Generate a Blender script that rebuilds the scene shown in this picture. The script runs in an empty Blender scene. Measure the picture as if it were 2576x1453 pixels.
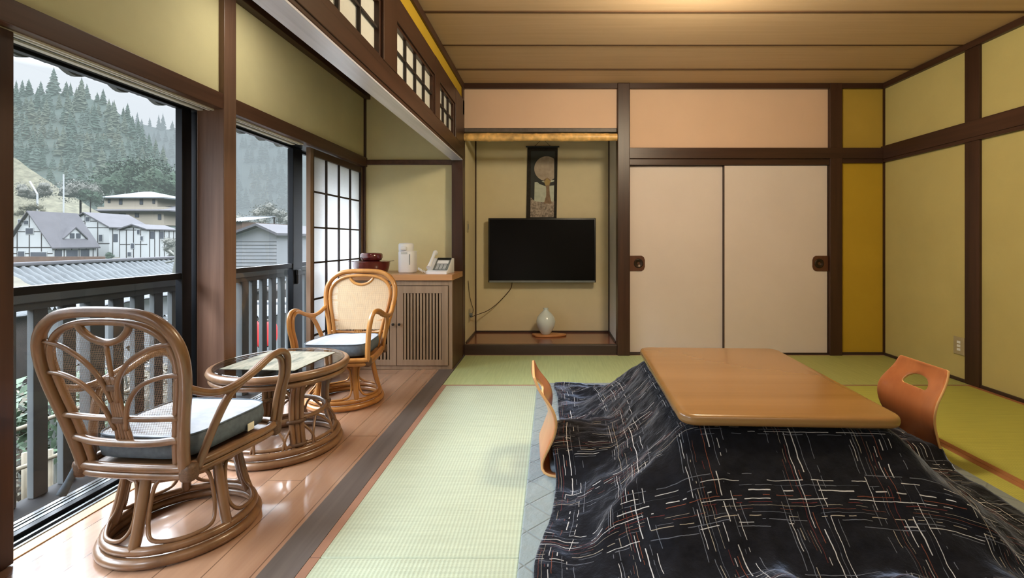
import bpy, bmesh, math, random
from mathutils import Vector, Matrix, noise
from mathutils.geometry import delaunay_2d_cdt
PI = math.pi
random.seed(11)
scene = bpy.context.scene
COL = scene.collection

# ------------------------------------------------------------------ helpers
def S(r, g, b):
    """8-bit colour to linear"""
    f = lambda c: (c / 255 / 12.92) if c / 255 <= .04045 else ((c / 255 + .055) / 1.055) ** 2.4
    return (f(r), f(g), f(b), 1.0)

class MB:
    """collects shapes into one bmesh"""
    def __init__(s): s.bm = bmesh.new(); s.uv = None
    def box(s, x0, x1, y0, y1, z0, z1, bev=0, seg=2, mi=0):
        r = bmesh.ops.create_cube(s.bm, size=1); vs = r['verts']
        for v in vs:
            v.co = Vector((x0 + (v.co.x + .5) * (x1 - x0), y0 + (v.co.y + .5) * (y1 - y0), z0 + (v.co.z + .5) * (z1 - z0)))
        fs = set(f for v in vs for f in v.link_faces)
        for f in fs: f.material_index = mi
        if bev:
            es = list(set(e for v in vs for e in v.link_edges))
            bmesh.ops.bevel(s.bm, geom=es, offset=bev, segments=seg, affect='EDGES', profile=.5)
        return s
    def rbox(s, x0, x1, y0, y1, z0, z1, rad, bev=0.004, n=5, mi=0, bseg=2):
        """box with rounded vertical corners"""
        pts = []
        for (cx, cy, a0) in ((x1 - rad, y1 - rad, 0), (x0 + rad, y1 - rad, 90), (x0 + rad, y0 + rad, 180), (x1 - rad, y0 + rad, 270)):
            for k in range(n + 1):
                a = math.radians(a0 + 90 * k / n); pts.append((cx + rad * math.cos(a), cy + rad * math.sin(a)))
        return s.prism(pts, z0, z1, bev, mi, bseg)
    def prism(s, pts, z0, z1, bev=0, mi=0, bseg=2, axis='Z'):
        def P(p, z):
            if axis == 'Z': return (p[0], p[1], z)
            if axis == 'Y': return (p[0], z, p[1])
            return (z, p[0], p[1])
        lo = [s.bm.verts.new(P(p, z0)) for p in pts]; hi = [s.bm.verts.new(P(p, z1)) for p in pts]
        n = len(pts); fs = []
        fs.append(s.bm.faces.new(lo[::-1])); fs.append(s.bm.faces.new(hi))
        for i in range(n): fs.append(s.bm.faces.new((lo[i], lo[(i + 1) % n], hi[(i + 1) % n], hi[i])))
        for f in fs: f.material_index = mi
        bmesh.ops.recalc_face_normals(s.bm, faces=fs)
        if bev:
            es = list(fs[0].edges) + list(fs[1].edges)
            bmesh.ops.bevel(s.bm, geom=es, offset=bev, segments=bseg, affect='EDGES', profile=.5)
        return s
    def quad(s, a, b, c, d, mi=0):
        f = s.bm.faces.new([s.bm.verts.new(p) for p in (a, b, c, d)]); f.material_index = mi; return s
    def poly(s, pts, mi=0):
        f = s.bm.faces.new([s.bm.verts.new(p) for p in pts]); f.material_index = mi; return s
    def lathe(s, prof, seg=28, c=(0, 0, 0), mi=0):
        rings = []
        for (r, z) in prof:
            if r < 1e-5: rings.append([s.bm.verts.new((c[0], c[1], c[2] + z))])
            else: rings.append([s.bm.verts.new((c[0] + r * math.cos(2 * PI * k / seg), c[1] + r * math.sin(2 * PI * k / seg), c[2] + z)) for k in range(seg)])
        for a, b in zip(rings, rings[1:]):
            for k in range(seg):
                k2 = (k + 1) % seg
                q = [a[k % len(a)], a[k2 % len(a)], b[k2 % len(b)], b[k % len(b)]]
                q2 = []
                for v in q:
                    if v not in q2: q2.append(v)
                if len(q2) > 2:
                    f = s.bm.faces.new(q2); f.material_index = mi
        return s
    def tube(s, pts, r, seg=8, closed=False, smooth=6, mi=0, taper=None):
        pts = [Vector(p) for p in pts]
        if smooth > 1 and len(pts) > 2: pts = catmull(pts, smooth, closed)
        n = len(pts); rings = []
        t0 = (pts[1] - pts[0]).normalized()
        up = Vector((0, 0, 1)) if abs(t0.z) < .9 else Vector((1, 0, 0))
        nrm = t0.cross(up).normalized()
        for i in range(n):
            if closed: t = (pts[(i + 1) % n] - pts[i - 1])
            else: t = pts[min(i + 1, n - 1)] - pts[max(i - 1, 0)]
            t.normalize()
            nrm = (nrm - t * nrm.dot(t)).normalized(); bi = t.cross(nrm)
            rr = r if taper is None else r * taper(i / (n - 1))
            rings.append([s.bm.verts.new(pts[i] + (nrm * math.cos(2 * PI * k / seg) + bi * math.sin(2 * PI * k / seg)) * rr) for k in range(seg)])
        m = n if closed else n - 1
        for i in range(m):
            a, b = rings[i], rings[(i + 1) % n]
            off = 0
            if closed and i == n - 1:
                off = min(range(seg), key=lambda o: sum((a[k].co - b[(k + o) % seg].co).length for k in range(seg)))
            for k in range(seg):
                f = s.bm.faces.new((a[k], a[(k + 1) % seg], b[(k + 1 + off) % seg], b[(k + off) % seg])); f.material_index = mi
        if not closed:
            s.bm.faces.new(rings[0][::-1]).material_index = mi; s.bm.faces.new(rings[-1]).material_index = mi
        return s
    def ring(s, R, z, r, c=(0, 0), seg=8, n=40):
        return s.tube([(c[0] + R * math.cos(2 * PI * k / n), c[1] + R * math.sin(2 * PI * k / n), z) for k in range(n)], r, seg, True, 1)
    def blob(s, c, r, sub=2, amp=.25, fr=2.0, sq=(1, 1, 1), seed=0, mi=0):
        g = bmesh.ops.create_icosphere(s.bm, subdivisions=sub, radius=1)
        for v in g['verts']:
            d = v.co.normalized(); k = 1 + amp * noise.noise(d * fr + Vector((seed * 3.7, seed * 1.3, seed))) * 2
            v.co = Vector(c) + Vector((d.x * sq[0], d.y * sq[1], d.z * sq[2])) * r * k
        return s
    def move(s, v):
        bmesh.ops.translate(s.bm, verts=s.bm.verts[:], vec=v); return s

def catmull(p, n, closed):
    out = []; m = len(p)
    rng = range(m if closed else m - 1)
    for i in rng:
        p0 = p[i - 1] if (closed or i > 0) else p[0] * 2 - p[1]
        p1 = p[i]; p2 = p[(i + 1) % m]
        p3 = p[(i + 2) % m] if (closed or i + 2 < m) else p[m - 1] * 2 - p[m - 2]
        for k in range(n):
            t = k / n
            out.append(.5 * ((2 * p1) + (p2 - p0) * t + (2 * p0 - 5 * p1 + 4 * p2 - p3) * t * t + (3 * p1 - p0 - 3 * p2 + p3) * t ** 3))
    if not closed: out.append(p[-1])
    return out

def link(name, mb, m, parent=None, smooth=False, world=False, kind=None, auto=None):
    if world and parent is not None: mb.move(-parent.location)
    bmesh.ops.recalc_face_normals(mb.bm, faces=mb.bm.faces[:])
    me = bpy.data.meshes.new(name); mb.bm.to_mesh(me); mb.bm.free()
    for x in (m if isinstance(m, (list, tuple)) else [m]): me.materials.append(x)
    if smooth:
        for p in me.polygons: p.use_smooth = len(p.vertices) < 9
        if auto: me.set_sharp_from_angle(angle=math.radians(auto))
    o = bpy.data.objects.new(name, me); COL.objects.link(o)
    if parent is not None: o.parent = parent
    if kind: o['kind'] = kind
    return o
def thing(name, label, cat, loc=(0, 0, 0), rotz=0, group=None, kind=None):
    o = bpy.data.objects.new(name, None); COL.objects.link(o); o.empty_display_size = .05
    o.location = loc; o.rotation_euler = (0, 0, rotz); tag(o, label, cat, group, kind); return o
def tag(o, label, cat, group=None, kind=None):
    o['label'] = label; o['category'] = cat
    if group: o['group'] = group
    if kind: o['kind'] = kind
    return o
def struct(name, mb, m, parent=None, smooth=False):
    o = link(name, mb, m, parent, smooth)
    if parent is None: o['kind'] = 'structure'
    return o
def copy_tree(o, parent=None):
    c = o.copy(); COL.objects.link(c)
    if parent is not None: c.parent = parent
    for ch in o.children: copy_tree(ch, c)
    return c

# ------------------------------------------------------------------ materials
def newmat(name):
    m = bpy.data.materials.new(name); m.use_nodes = True
    nt = m.node_tree; b = nt.nodes['Principled BSDF']
    return m, nt, b
def N(nt, t, **kw):
    n = nt.nodes.new(t)
    for k, v in kw.items():
        if k.startswith('i_'): n.inputs[k[2:].replace('_', ' ')].default_value = v
        else: setattr(n, k, v)
    return n
def math_(nt, op, a, b=None, c=None):
    n = nt.nodes.new('ShaderNodeMath'); n.operation = op
    for i, x in enumerate((a, b, c)):
        if x is None: continue
        if isinstance(x, (int, float)): n.inputs[i].default_value = x
        else: nt.links.new(x, n.inputs[i])
    return n.outputs[0]
def mixc(nt, f, a, b, mode='MIX'):
    n = nt.nodes.new('ShaderNodeMix'); n.data_type = 'RGBA'; n.blend_type = mode
    for i, x in ((0, f), (6, a), (7, b)):
        if isinstance(x, (int, float)): n.inputs[i].default_value = x
        elif isinstance(x, tuple): n.inputs[i].default_value = x
        else: nt.links.new(x, n.inputs[i])
    return n.outputs[2]
def pos(nt, scale=(1, 1, 1), obj=False):
    if obj: src = N(nt, 'ShaderNodeTexCoord').outputs['Object']
    else: src = N(nt, 'ShaderNodeNewGeometry').outputs['Position']
    mp = N(nt, 'ShaderNodeMapping'); mp.inputs['Scale'].default_value = scale
    nt.links.new(src, mp.inputs['Vector']); return mp.outputs[0]
def noise_(nt, vec, scale, detail=3, rough=.5):
    n = N(nt, 'ShaderNodeTexNoise'); n.inputs['Scale'].default_value = scale; n.inputs['Detail'].default_value = detail; n.inputs['Roughness'].default_value = rough
    nt.links.new(vec, n.inputs['Vector']); return n.outputs[0]
def ramp(nt, f, stops):
    r = N(nt, 'ShaderNodeValToRGB'); e = r.color_ramp.elements
    while len(e) < len(stops): e.new(.5)
    for el, (p, c) in zip(e, stops): el.position = p; el.color = c
    nt.links.new(f, r.inputs[0]); return r.outputs[0]
def bump(nt, b, h, strength=.2, dist=.01):
    n = N(nt, 'ShaderNodeBump'); n.inputs['Strength'].default_value = strength; n.inputs['Distance'].default_value = dist
    nt.links.new(h, n.inputs['Height']); nt.links.new(n.outputs[0], b.inputs['Normal'])
def k(c, f): return (c[0] * f, c[1] * f, c[2] * f, 1)

def plain(name, c, rough=.6, spec=.4, metal=0, var=.12, vs=8, bmp=0, coat=0):
    m, nt, b = newmat(name)
    f = noise_(nt, pos(nt), vs, 4)
    nt.links.new(ramp(nt, f, [(.3, k(c, 1 - var)), (.7, k(c, 1 + var))]), b.inputs['Base Color'])
    b.inputs['Roughness'].default_value = rough; b.inputs['Specular IOR Level'].default_value = spec; b.inputs['Metallic'].default_value = metal
    if coat: b.inputs['Coat Weight'].default_value = coat; b.inputs['Coat Roughness'].default_value = .08
    if bmp: bump(nt, b, noise_(nt, pos(nt), vs * 14, 3), bmp, .003)
    return m
def wood(name, c1, c2, axis='Y', rough=.45, spec=.4, sc=1.0, coat=0, planks=None, bmp=.12):
    """grain stretched along axis; planks=(axis, width, gap axis) adds joints between boards"""
    m, nt, b = newmat(name)
    st = {'X': (1.2, 26, 26), 'Y': (26, 1.2, 26), 'Z': (26, 26, 1.2)}[axis]
    v = pos(nt, tuple(a * sc for a in st))
    f = noise_(nt, v, 1.0, 6, .6)
    big = noise_(nt, pos(nt, tuple(a * .12 * sc for a in st)), 1.0, 2)
    f = math_(nt, 'ADD', math_(nt, 'MULTIPLY', f, .7), math_(nt, 'MULTIPLY', big, .3))
    c = ramp(nt, f, [(.28, c1), (.72, c2)])
    if planks:
        ax, w, off, L = planks
        sep = N(nt, 'ShaderNodeSeparateXYZ'); nt.links.new(N(nt, 'ShaderNodeNewGeometry').outputs['Position'], sep.inputs[0])
        o = sep.outputs['XYZ'.index(ax)]; lo = sep.outputs['XYZ'.index(axis)]
        t = math_(nt, 'DIVIDE', math_(nt, 'ADD', o, off), w)
        fr = math_(nt, 'FRACT', t); idx = math_(nt, 'FLOOR', t)
        e = math_(nt, 'MINIMUM', fr, math_(nt, 'SUBTRACT', 1.0, fr))
        jm = math_(nt, 'LESS_THAN', e, .0022 / w)
        wn = N(nt, 'ShaderNodeTexWhiteNoise', noise_dimensions='1D'); nt.links.new(idx, wn.inputs['W'])
        l = math_(nt, 'FRACT', math_(nt, 'ADD', math_(nt, 'DIVIDE', lo, L), wn.outputs[0]))
        jm2 = math_(nt, 'LESS_THAN', math_(nt, 'MINIMUM', l, math_(nt, 'SUBTRACT', 1.0, l)), .0018 / L)
        jm = math_(nt, 'MAXIMUM', jm, jm2)
        c = mixc(nt, math_(nt, 'MULTIPLY', math_(nt, 'SUBTRACT', wn.outputs[0], .5), .5), c, k(c2, 1.25), 'MIX')
        c = mixc(nt, math_(nt, 'MULTIPLY', jm, .65), c, k(c1, .25))
    nt.links.new(c, b.inputs['Base Color'])
    b.inputs['Roughness'].default_value = rough; b.inputs['Specular IOR Level'].default_value = spec
    if coat: b.inputs['Coat Weight'].default_value = coat; b.inputs['Coat Roughness'].default_value = .12
    if bmp: bump(nt, b, f, bmp, .002)
    return m
def tatami(name, c, axis):
    """rush weave: ribs along the given axis"""
    m, nt, b = newmat(name)
    sep = N(nt, 'ShaderNodeSeparateXYZ'); nt.links.new(N(nt, 'ShaderNodeNewGeometry').outputs['Position'], sep.inputs[0])
    o = sep.outputs['X' if axis == 'Y' else 'Y'] if False else sep.outputs[0 if axis == 'Y' else 1]
    l = sep.outputs[1 if axis == 'Y' else 0]
    rib = math_(nt, 'SINE', math_(nt, 'MULTIPLY', o, 2 * PI / .0135))
    st = math_(nt, 'SINE', math_(nt, 'ADD', math_(nt, 'MULTIPLY', l, 2 * PI / .0042), math_(nt, 'MULTIPLY', rib, 1.2)))
    v = noise_(nt, pos(nt, (90, 4, 1) if axis == 'X' else (4, 90, 1)), 1.0, 4, .6)
    big = noise_(nt, pos(nt), 1.6, 2)
    cc = ramp(nt, v, [(.25, k(c, .82)), (.75, k(c, 1.14))])
    cc = mixc(nt, math_(nt, 'MULTIPLY', math_(nt, 'ADD', rib, 1.0), .13), cc, k(c, .5))
    cc = mixc(nt, math_(nt, 'MULTIPLY', big, .25), cc, (c[0] * 1.12, c[1] * 1.02, c[2] * .8, 1))
    nt.links.new(cc, b.inputs['Base Color']); b.inputs['Roughness'].default_value = .62; b.inputs['Specular IOR Level'].default_value = .35
    bump(nt, b, math_(nt, 'ADD', math_(nt, 'MULTIPLY', rib, -1.0), math_(nt, 'MULTIPLY', st, .35)), .25, .0012)
    return m
def plaster(name, c, var=.06):
    m, nt, b = newmat(name)
    f = noise_(nt, pos(nt), 2.2, 5, .6)
    nt.links.new(ramp(nt, f, [(.3, k(c, 1 - var)), (.7, k(c, 1 + var))]), b.inputs['Base Color'])
    b.inputs['Roughness'].default_value = .9; b.inputs['Specular IOR Level'].default_value = .15
    bump(nt, b, noise_(nt, pos(nt), 260, 3, .7), .25, .002)
    return m
def paper(name, c, trans=.55):
    m, nt, b = newmat(name)
    f = noise_(nt, pos(nt), 60, 5, .7)
    cc = ramp(nt, f, [(.3, k(c, .94)), (.7, c)])
    d = N(nt, 'ShaderNodeBsdfDiffuse'); t = N(nt, 'ShaderNodeBsdfTranslucent'); mx = N(nt, 'ShaderNodeMixShader'); mx.inputs[0].default_value = trans
    nt.links.new(cc, d.inputs[0]); nt.links.new(cc, t.inputs[0]); nt.links.new(d.outputs[0], mx.inputs[1]); nt.links.new(t.outputs[0], mx.inputs[2])
    nt.links.new(mx.outputs[0], nt.nodes['Material Output'].inputs[0]); nt.nodes.remove(b); return m
def glass(name, tint=(.93, .96, .95, 1), refl=1.0):
    m, nt, b = newmat(name)
    tr = N(nt, 'ShaderNodeBsdfTransparent'); tr.inputs[0].default_value = tint
    g = N(nt, 'ShaderNodeBsdfGlossy'); g.inputs['Roughness'].default_value = .02
    fr = N(nt, 'ShaderNodeFresnel'); fr.inputs[0].default_value = 1.4
    mx = N(nt, 'ShaderNodeMixShader')
    nt.links.new(math_(nt, 'MULTIPLY', fr.outputs[0], refl), mx.inputs[0]); nt.links.new(tr.outputs[0], mx.inputs[1]); nt.links.new(g.outputs[0], mx.inputs[2])
    nt.links.new(mx.outputs[0], nt.nodes['Material Output'].inputs[0]); nt.nodes.remove(b); return m
def cane(name, c, cell=.0052, cover=.42):
    """open woven cane: strands with holes between them (object space, so it travels with the chair)"""
    m, nt, b = newmat(name)
    sep = N(nt, 'ShaderNodeSeparateXYZ'); nt.links.new(N(nt, 'ShaderNodeTexCoord').outputs['Object'], sep.inputs[0])
    fx = math_(nt, 'FRACT', math_(nt, 'DIVIDE', sep.outputs[0], cell)); fz = math_(nt, 'FRACT', math_(nt, 'DIVIDE', sep.outputs[2], cell))
    a = math_(nt, 'MAXIMUM', math_(nt, 'LESS_THAN', fx, cover * .62), math_(nt, 'LESS_THAN', fz, cover * .5))
    f = math_(nt, 'ADD', math_(nt, 'MULTIPLY', math_(nt, 'ABSOLUTE', math_(nt, 'SUBTRACT', fx, .5)), .9), math_(nt, 'ADD', math_(nt, 'MULTIPLY', math_(nt, 'ABSOLUTE', math_(nt, 'SUBTRACT', fz, .5)), .5), math_(nt, 'MULTIPLY', noise_(nt, pos(nt), 30, 3), .3)))
    nt.links.new(ramp(nt, f, [(.15, k(c, 1.12)), (.85, k(c, .62))]), b.inputs['Base Color']); b.inputs['Roughness'].default_value = .5
    nt.links.new(a, b.inputs['Alpha']); return m
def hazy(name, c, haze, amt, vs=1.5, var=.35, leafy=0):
    """far scenery: diffuse surface with the given share of mist painted in as emission"""
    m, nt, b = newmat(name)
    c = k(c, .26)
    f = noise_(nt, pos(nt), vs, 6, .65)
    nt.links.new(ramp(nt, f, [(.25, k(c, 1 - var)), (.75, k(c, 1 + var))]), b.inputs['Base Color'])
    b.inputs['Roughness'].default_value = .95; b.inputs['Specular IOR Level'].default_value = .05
    em = N(nt, 'ShaderNodeEmission'); em.inputs[0].default_value = haze; em.inputs[1].default_value = 1  # mist glow put into the material itself
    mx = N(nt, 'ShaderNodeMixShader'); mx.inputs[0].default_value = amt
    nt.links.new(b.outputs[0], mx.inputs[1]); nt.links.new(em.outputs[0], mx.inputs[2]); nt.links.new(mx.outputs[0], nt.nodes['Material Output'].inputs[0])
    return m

M = {}
DW1, DW2 = S(44, 27, 20), S(74, 48, 36)
M['beam_y'] = wood('dark_beam_wood', DW1, DW2, 'Y', .38)
M['beam_x'] = wood('dark_beam_wood_cross', DW1, DW2, 'X', .38)
M['post'] = wood('dark_post_wood', DW1, DW2, 'Z', .38)
M['win_y'] = wood('window_rail_wood', S(62, 40, 30), S(98, 68, 52), 'Y', .4)
M['win_post'] = wood('window_post_wood', S(84, 60, 48), S(132, 102, 85), 'Z', .38)
M['sheen_y'] = wood('lintel_window_sheen', S(186, 187, 204), S(226, 228, 244), 'Y', .22, .9)  # window reflection on the lintel underside painted as a pale bluish tone
M['stile'] = wood('screen_stile_wood', S(92, 72, 58), S(128, 104, 84), 'Z', .5)
M['lattice'] = plain('dark_lattice', S(40, 32, 30), .6)
M['wall'] = plaster('yellow_plaster', S(216, 208, 166))
M['wall_r'] = plaster('olive_plaster', S(188, 176, 118))
M['wall_gold_cast'] = plaster('gold_lamp_cast_plaster', S(176, 148, 66))  # narrow back strip, the lamp's warm cast mixed into the plaster colour
M['wall_deep_cast'] = plaster('ochre_lamp_cast_plaster', S(182, 150, 48))  # lamp cast again, stronger, put into the colour
M['wall_toko'] = plaster('alcove_plaster', S(210, 198, 164))
M['wall_toko_lit'] = plaster('window_lit_alcove_side', S(205, 203, 196))  # side facing the window, its brightness painted as a paler colour
M['panel'] = plaster('peach_panel', S(214, 182, 158), .03)
M['fusuma'] = plaster('fusuma_paper', S(216, 203, 198), .03)
M['ceil'] = wood('ceiling_board', S(188, 160, 128), S(204, 176, 144), 'X', .6, .2, 1.0)
M['ceil_line'] = plain('ceiling_groove', S(84, 60, 38), .8)
M['floor'] = wood('veranda_boards', S(142, 106, 84), S(180, 143, 116), 'Y', .27, .7, .7, 1.0, ('X', .145, .03, 1.82))
M['sill'] = wood('threshold_wood', S(74, 66, 62), S(104, 95, 90), 'Y', .45)
M['tat_y'] = tatami('tatami_long', S(176, 188, 168), 'Y')
M['tat_x'] = tatami('tatami_cross', S(172, 186, 138), 'X')
M['tat_r'] = tatami('tatami_lamp_tint', S(172, 172, 84), 'Y')  # yellow of the lamp light put into the mat colour
M['tat_xr'] = tatami('tatami_cross_lamp_tint', S(168, 172, 104), 'X')  # crosswise mat with the lamp tint painted into its colour
M['heri'] = plain('tatami_border', S(150, 112, 92), .8)
M['heri_r'] = plain('tatami_border_red', S(150, 100, 62), .8)
M['alu'] = plain('black_aluminium', S(26, 28, 32), .35, .5, .6, .05)
M['track'] = plain('track_metal', S(120, 122, 124), .35, .5, .8, .05)
M['track_dark'] = plain('track_rubber', S(22, 22, 24), .6)
M['tan'] = wood('tan_sill', S(170, 136, 98), S(196, 164, 122), 'Y', .45)
M['paper'] = paper('shoji_paper', (.93, .94, .95, 1), .72)
M['ranma_paper'] = paper('transom_paper', (.86, .86, .83, 1), .45)
M['glass'] = glass('window_glass', (.96, .97, .97, 1), .8)
M['tglass'] = glass('table_glass', (.96, .985, .975, 1), .9)
M['rail'] = plain('grey_railing', S(60, 64, 65), .7, .3, 0, .12, 6)
M['track_head'] = plain('white_track', S(225, 225, 222), .5, .4, 0, .05)
M['ledge'] = plain('dark_ledge', S(17, 18, 19), .8, .1)
M['rattan'] = wood('brown_rattan', S(84, 58, 38), S(142, 106, 74), 'Z', .32, .5, .5, .2)
M['rattan_b'] = wood('honey_rattan', S(138, 84, 34), S(196, 142, 76), 'Z', .32, .5, .5, .25)
M['binding'] = plain('rattan_binding', S(90, 66, 48), .5, .4, 0, .3, 200)
M['cane_a'] = cane('brown_cane', S(150, 126, 106), .0056, .30)
M['cane_b'] = cane('honey_cane', S(204, 176, 140), .0066, 1.22)
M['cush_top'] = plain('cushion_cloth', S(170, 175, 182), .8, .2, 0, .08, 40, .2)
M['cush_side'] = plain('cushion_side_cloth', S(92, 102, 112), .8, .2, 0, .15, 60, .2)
M['label'] = plain('care_label', S(226, 220, 200), .7)
M['black'] = plain('black_plastic', S(18, 18, 20), .35)
M['screen'] = plain('tv_screen', S(7, 7, 8), .22, .12, 0, .02)
M['ktop'] = wood('kotatsu_top', S(132, 96, 54), S(152, 114, 70), 'X', .26, .5, .35, .2, None, 0)
M['ply'] = wood('bent_plywood', S(158, 92, 54), S(190, 122, 76), 'Z', .3, .5, .45, .3)
M['plyedge'] = wood('plywood_edge', S(212, 164, 108), S(232, 188, 134), 'Z', .5)
M['cab'] = wood('cabinet_wood', S(120, 100, 82), S(158, 136, 114), 'Z', .5)
M['cab_dark'] = wood('cabinet_side_wood', S(66, 48, 32), S(92, 68, 46), 'Z', .5)
M['counter'] = wood('counter_top', S(168, 122, 82), S(200, 152, 108), 'X', .35, .5, 1, .2)
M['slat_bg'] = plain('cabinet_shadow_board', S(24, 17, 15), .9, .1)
M['lacquer'] = plain('red_lacquer', S(92, 30, 30), .18, .5, 0, .1, 5, 0, .6)
M['white'] = plain('white_plastic', S(232, 234, 238), .35, .5, 0, .02)
M['grey'] = plain('grey_plastic', S(110, 116, 118), .4)
M['lgrey'] = plain('pale_grey_plastic', S(196, 200, 202), .4)
M['chrome'] = plain('bronze_metal', S(60, 48, 40), .35, .5, .7)
M['vase'] = plain('celadon_glaze', S(214, 226, 228), .22, .5, 0, .05, 6, 0, .5)
M['natural'] = wood('natural_board', S(172, 112, 62), S(206, 148, 96), 'X', .4, .5, .6, .2)
M['tokoboard'] = wood('alcove_floor_board', S(108, 58, 38), S(146, 84, 58), 'X', .2, .5, .6, .5)
M['tokofront'] = wood('alcove_step_wood', S(46, 34, 30), S(66, 50, 44), 'X', .35)
M['bamboo'] = plain('mottled_bamboo', S(222, 178, 110), .4, .5, 0, .42, 16)
M['scrollcloth'] = plain('scroll_border_cloth', S(46, 42, 38), .8, .2, 0, .2, 60)
M['handlewood'] = wood('fusuma_pull_wood', S(70, 40, 26), S(100, 62, 42), 'Z', .4)
M['cable'] = plain('dark_cable', S(70, 54, 40), .6)
M['plate'] = plain('switch_plate', S(170, 158, 128), .5)
SKY, LAMP, FILL, EXPO = 31.0, 76.0, 14.0, 0.32
# ------------------------------------------------------------------ camera
F, VX, VY, HC = 1200.0, 1390.0, 606.0, 1.0
cam = bpy.data.cameras.new('camera'); camo = bpy.data.objects.new('camera', cam); COL.objects.link(camo)
camo.location = (0, 0, HC); camo.rotation_euler = (PI / 2, 0, 0)
cam.sensor_width = 36; cam.lens = F / 2576 * 36; cam.shift_x = -(VX - 1288) / 2576; cam.shift_y = -(726.5 - VY) / 2576
cam.clip_start = .05; cam.clip_end = 2000
scene.camera = camo
def PX(px, py, Y): return Vector(((px - VX) * Y / F, Y, HC - (py - VY) * Y / F))

XL, XR, YB, ZC = -.776, 2.92, 4.20, 2.38        # tatami room
XW, YV, ZV, Y0 = -1.66, 4.22, 2.30, -1.3        # veranda window wall, its end wall, its ceiling, wall behind the camera

# ------------------------------------------------------------------ room shell
struct('floor', MB().box(-1.86, XR + .1, Y0 - .1, YB + .8, -.12, -.03), M['sill'])
struct('floor_veranda', MB().box(-1.70, -.883, Y0, YV, -.03, 0), M['floor'])
struct('trim_threshold', MB().box(-.883, XL + .008, Y0, 4.13, -.03, .001), M['sill'])
# ceiling boards and the grooves between them
mb = MB(); ys = [Y0, -.48, 0, .48, .96, 1.44, 1.924, 2.404, 2.885, 3.366, 3.847, YB + .02]
for i in range(len(ys) - 1): mb.box(XL - .08, XR + .05, ys[i], ys[i + 1] - .008, ZC + (.006 if i % 2 else .0), ZC + .03)
struct('ceiling', mb, M['ceil'])
mb = MB()
for y in ys[1:-1]: mb.box(XL, XR, y - .012, y + .002, ZC - .003, ZC + .02)
struct('trim_ceiling_grooves', mb, M['ceil_line'])
struct('ceiling_veranda', MB().box(-1.76, XL - .05, Y0, YV + .1, ZV, ZV + .03), M['ceil_line'])
# right wall
struct('wall_right', MB().box(XR, XR + .08, Y0, YB + .1, -.03, ZC + .02), M['wall_r'])
struct('trim_right_rail', MB().box(XR - .032, XR + .01, Y0, YB, 1.715, 1.83, .003).box(XR - .024, XR + .01, Y0, YB, 1.69, 1.715), M['beam_y'])
struct('trim_right_post', MB().box(XR - .018, XR + .01, 3.244, 3.36, 0, ZC, .002), M['post'])
struct('trim_right_cornice', MB().box(XR - .03, XR + .01, Y0, YB, 2.335, ZC + .002, .003), M['beam_y'])
struct('baseboard_right', MB().box(XR - .012, XR + .01, Y0, YB, 0, .022), M['tokofront'])
struct('trim_right_corner', MB().box(XR - .014, XR, YB - .014, YB, 0, 2.335), M['post'])
# back wall, right of the closet
struct('wall_back_lower_strip', MB().box(2.53, XR, YB, YB + .06, 0, 1.76), M['wall_deep_cast'])
struct('wall_back_upper_strip', MB().box(2.53, XR, YB, YB + .06, 1.76, ZC), M['wall_gold_cast'])
struct('trim_closet_post', MB().box(2.4255, 2.5305, YB - .035, YB + .06, 0, ZC, .003), M['post'])
struct('baseboard_back', MB().box(2.53, XR - .012, YB - .012, YB + .02, 0, .024), M['tokofront'])
struct('trim_back_rail', MB().box(.60, XR - .03, YB - .036, YB + .05, 1.72, 1.8155, .003).box(.676, 2.43, YB - .02, YB + .08, 1.668, 1.72, .002).box(2.53, XR - .03, YB - .026, YB + .05, 1.684, 1.72), M['beam_x'])
struct('trim_back_cornice', MB().box(XL, XR - .03, YB - .03, YB + .06, 2.335, ZC + .002, .003), M['beam_x'])
struct('wall_back_over_closet', MB().box(.676, 2.4255, YB + .004, YB + .06, 1.80, 2.34), M['panel'])
struct('trim_alcove_post', MB().box(.567, .676, YB - .04, YB + .08, 0, ZC, .006, 3), M['post'])
struct('wall_back_closet', MB().box(.62, 2.48, YB + .16, YB + .2, -.03, 1.8), M['slat_bg'])
struct('trim_closet_track', MB().box(.676, 2.4255, YB - .01, YB + .1, -.03, .012), M['tokofront'])
# sliding closet doors
def fusuma(name, x0, x1, y, side, label):
    t = thing(name, label, 'sliding door', ((x0 + x1) / 2, y, .012), kind='structure')
    link('paper_face', MB().box(x0 + .006, x1 - .006, y, y + .024, .016, 1.664, .002), M['fusuma'], t, world=True)
    link('door_frame', MB().box(x0, x0 + .006, y - .003, y + .026, .012, 1.668).box(x1 - .006, x1, y - .003, y + .026, .012, 1.668).box(x0, x1, y - .003, y + .026, .012, .017), M['tokofront'], t, world=True)
    hz = .803; hw = .135
    hx = x0 + .003 + hw / 2 if side < 0 else x1 - .003 - hw / 2
    p = link('pull_plate', MB().prism([(hx - hw / 2 * side * a, hz + b) for a, b in ((-1, -.068), (.55, -.068), (.86, -.055), (1, -.03), (1, .03), (.86, .055), (.55, .068), (-1, .068))], y - .008, y + .002, .002, axis='Y'), M['handlewood'], t, world=True)
    r = MB().lathe([(.012, 0), (.016, .003), (.03, .004), (.036, .007), (.04, .004), (.042, 0)], 24); 
    for v in r.bm.verts: v.co = Vector((hx - side * .01 + v.co.x, y - .008 - v.co.z, hz + v.co.y))
    o = link('finger_recess', r, M['chrome'], p, True)
    o.location = -t.location
    return t
fusuma('door_1', .68, 1.513, YB + .030, -1, 'left cream paper closet door with its brown pull beside the alcove post')
fusuma('door_2', 1.508, 2.4255, YB + .002, 1, 'right cream paper closet door with its brown pull beside the right post')
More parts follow.
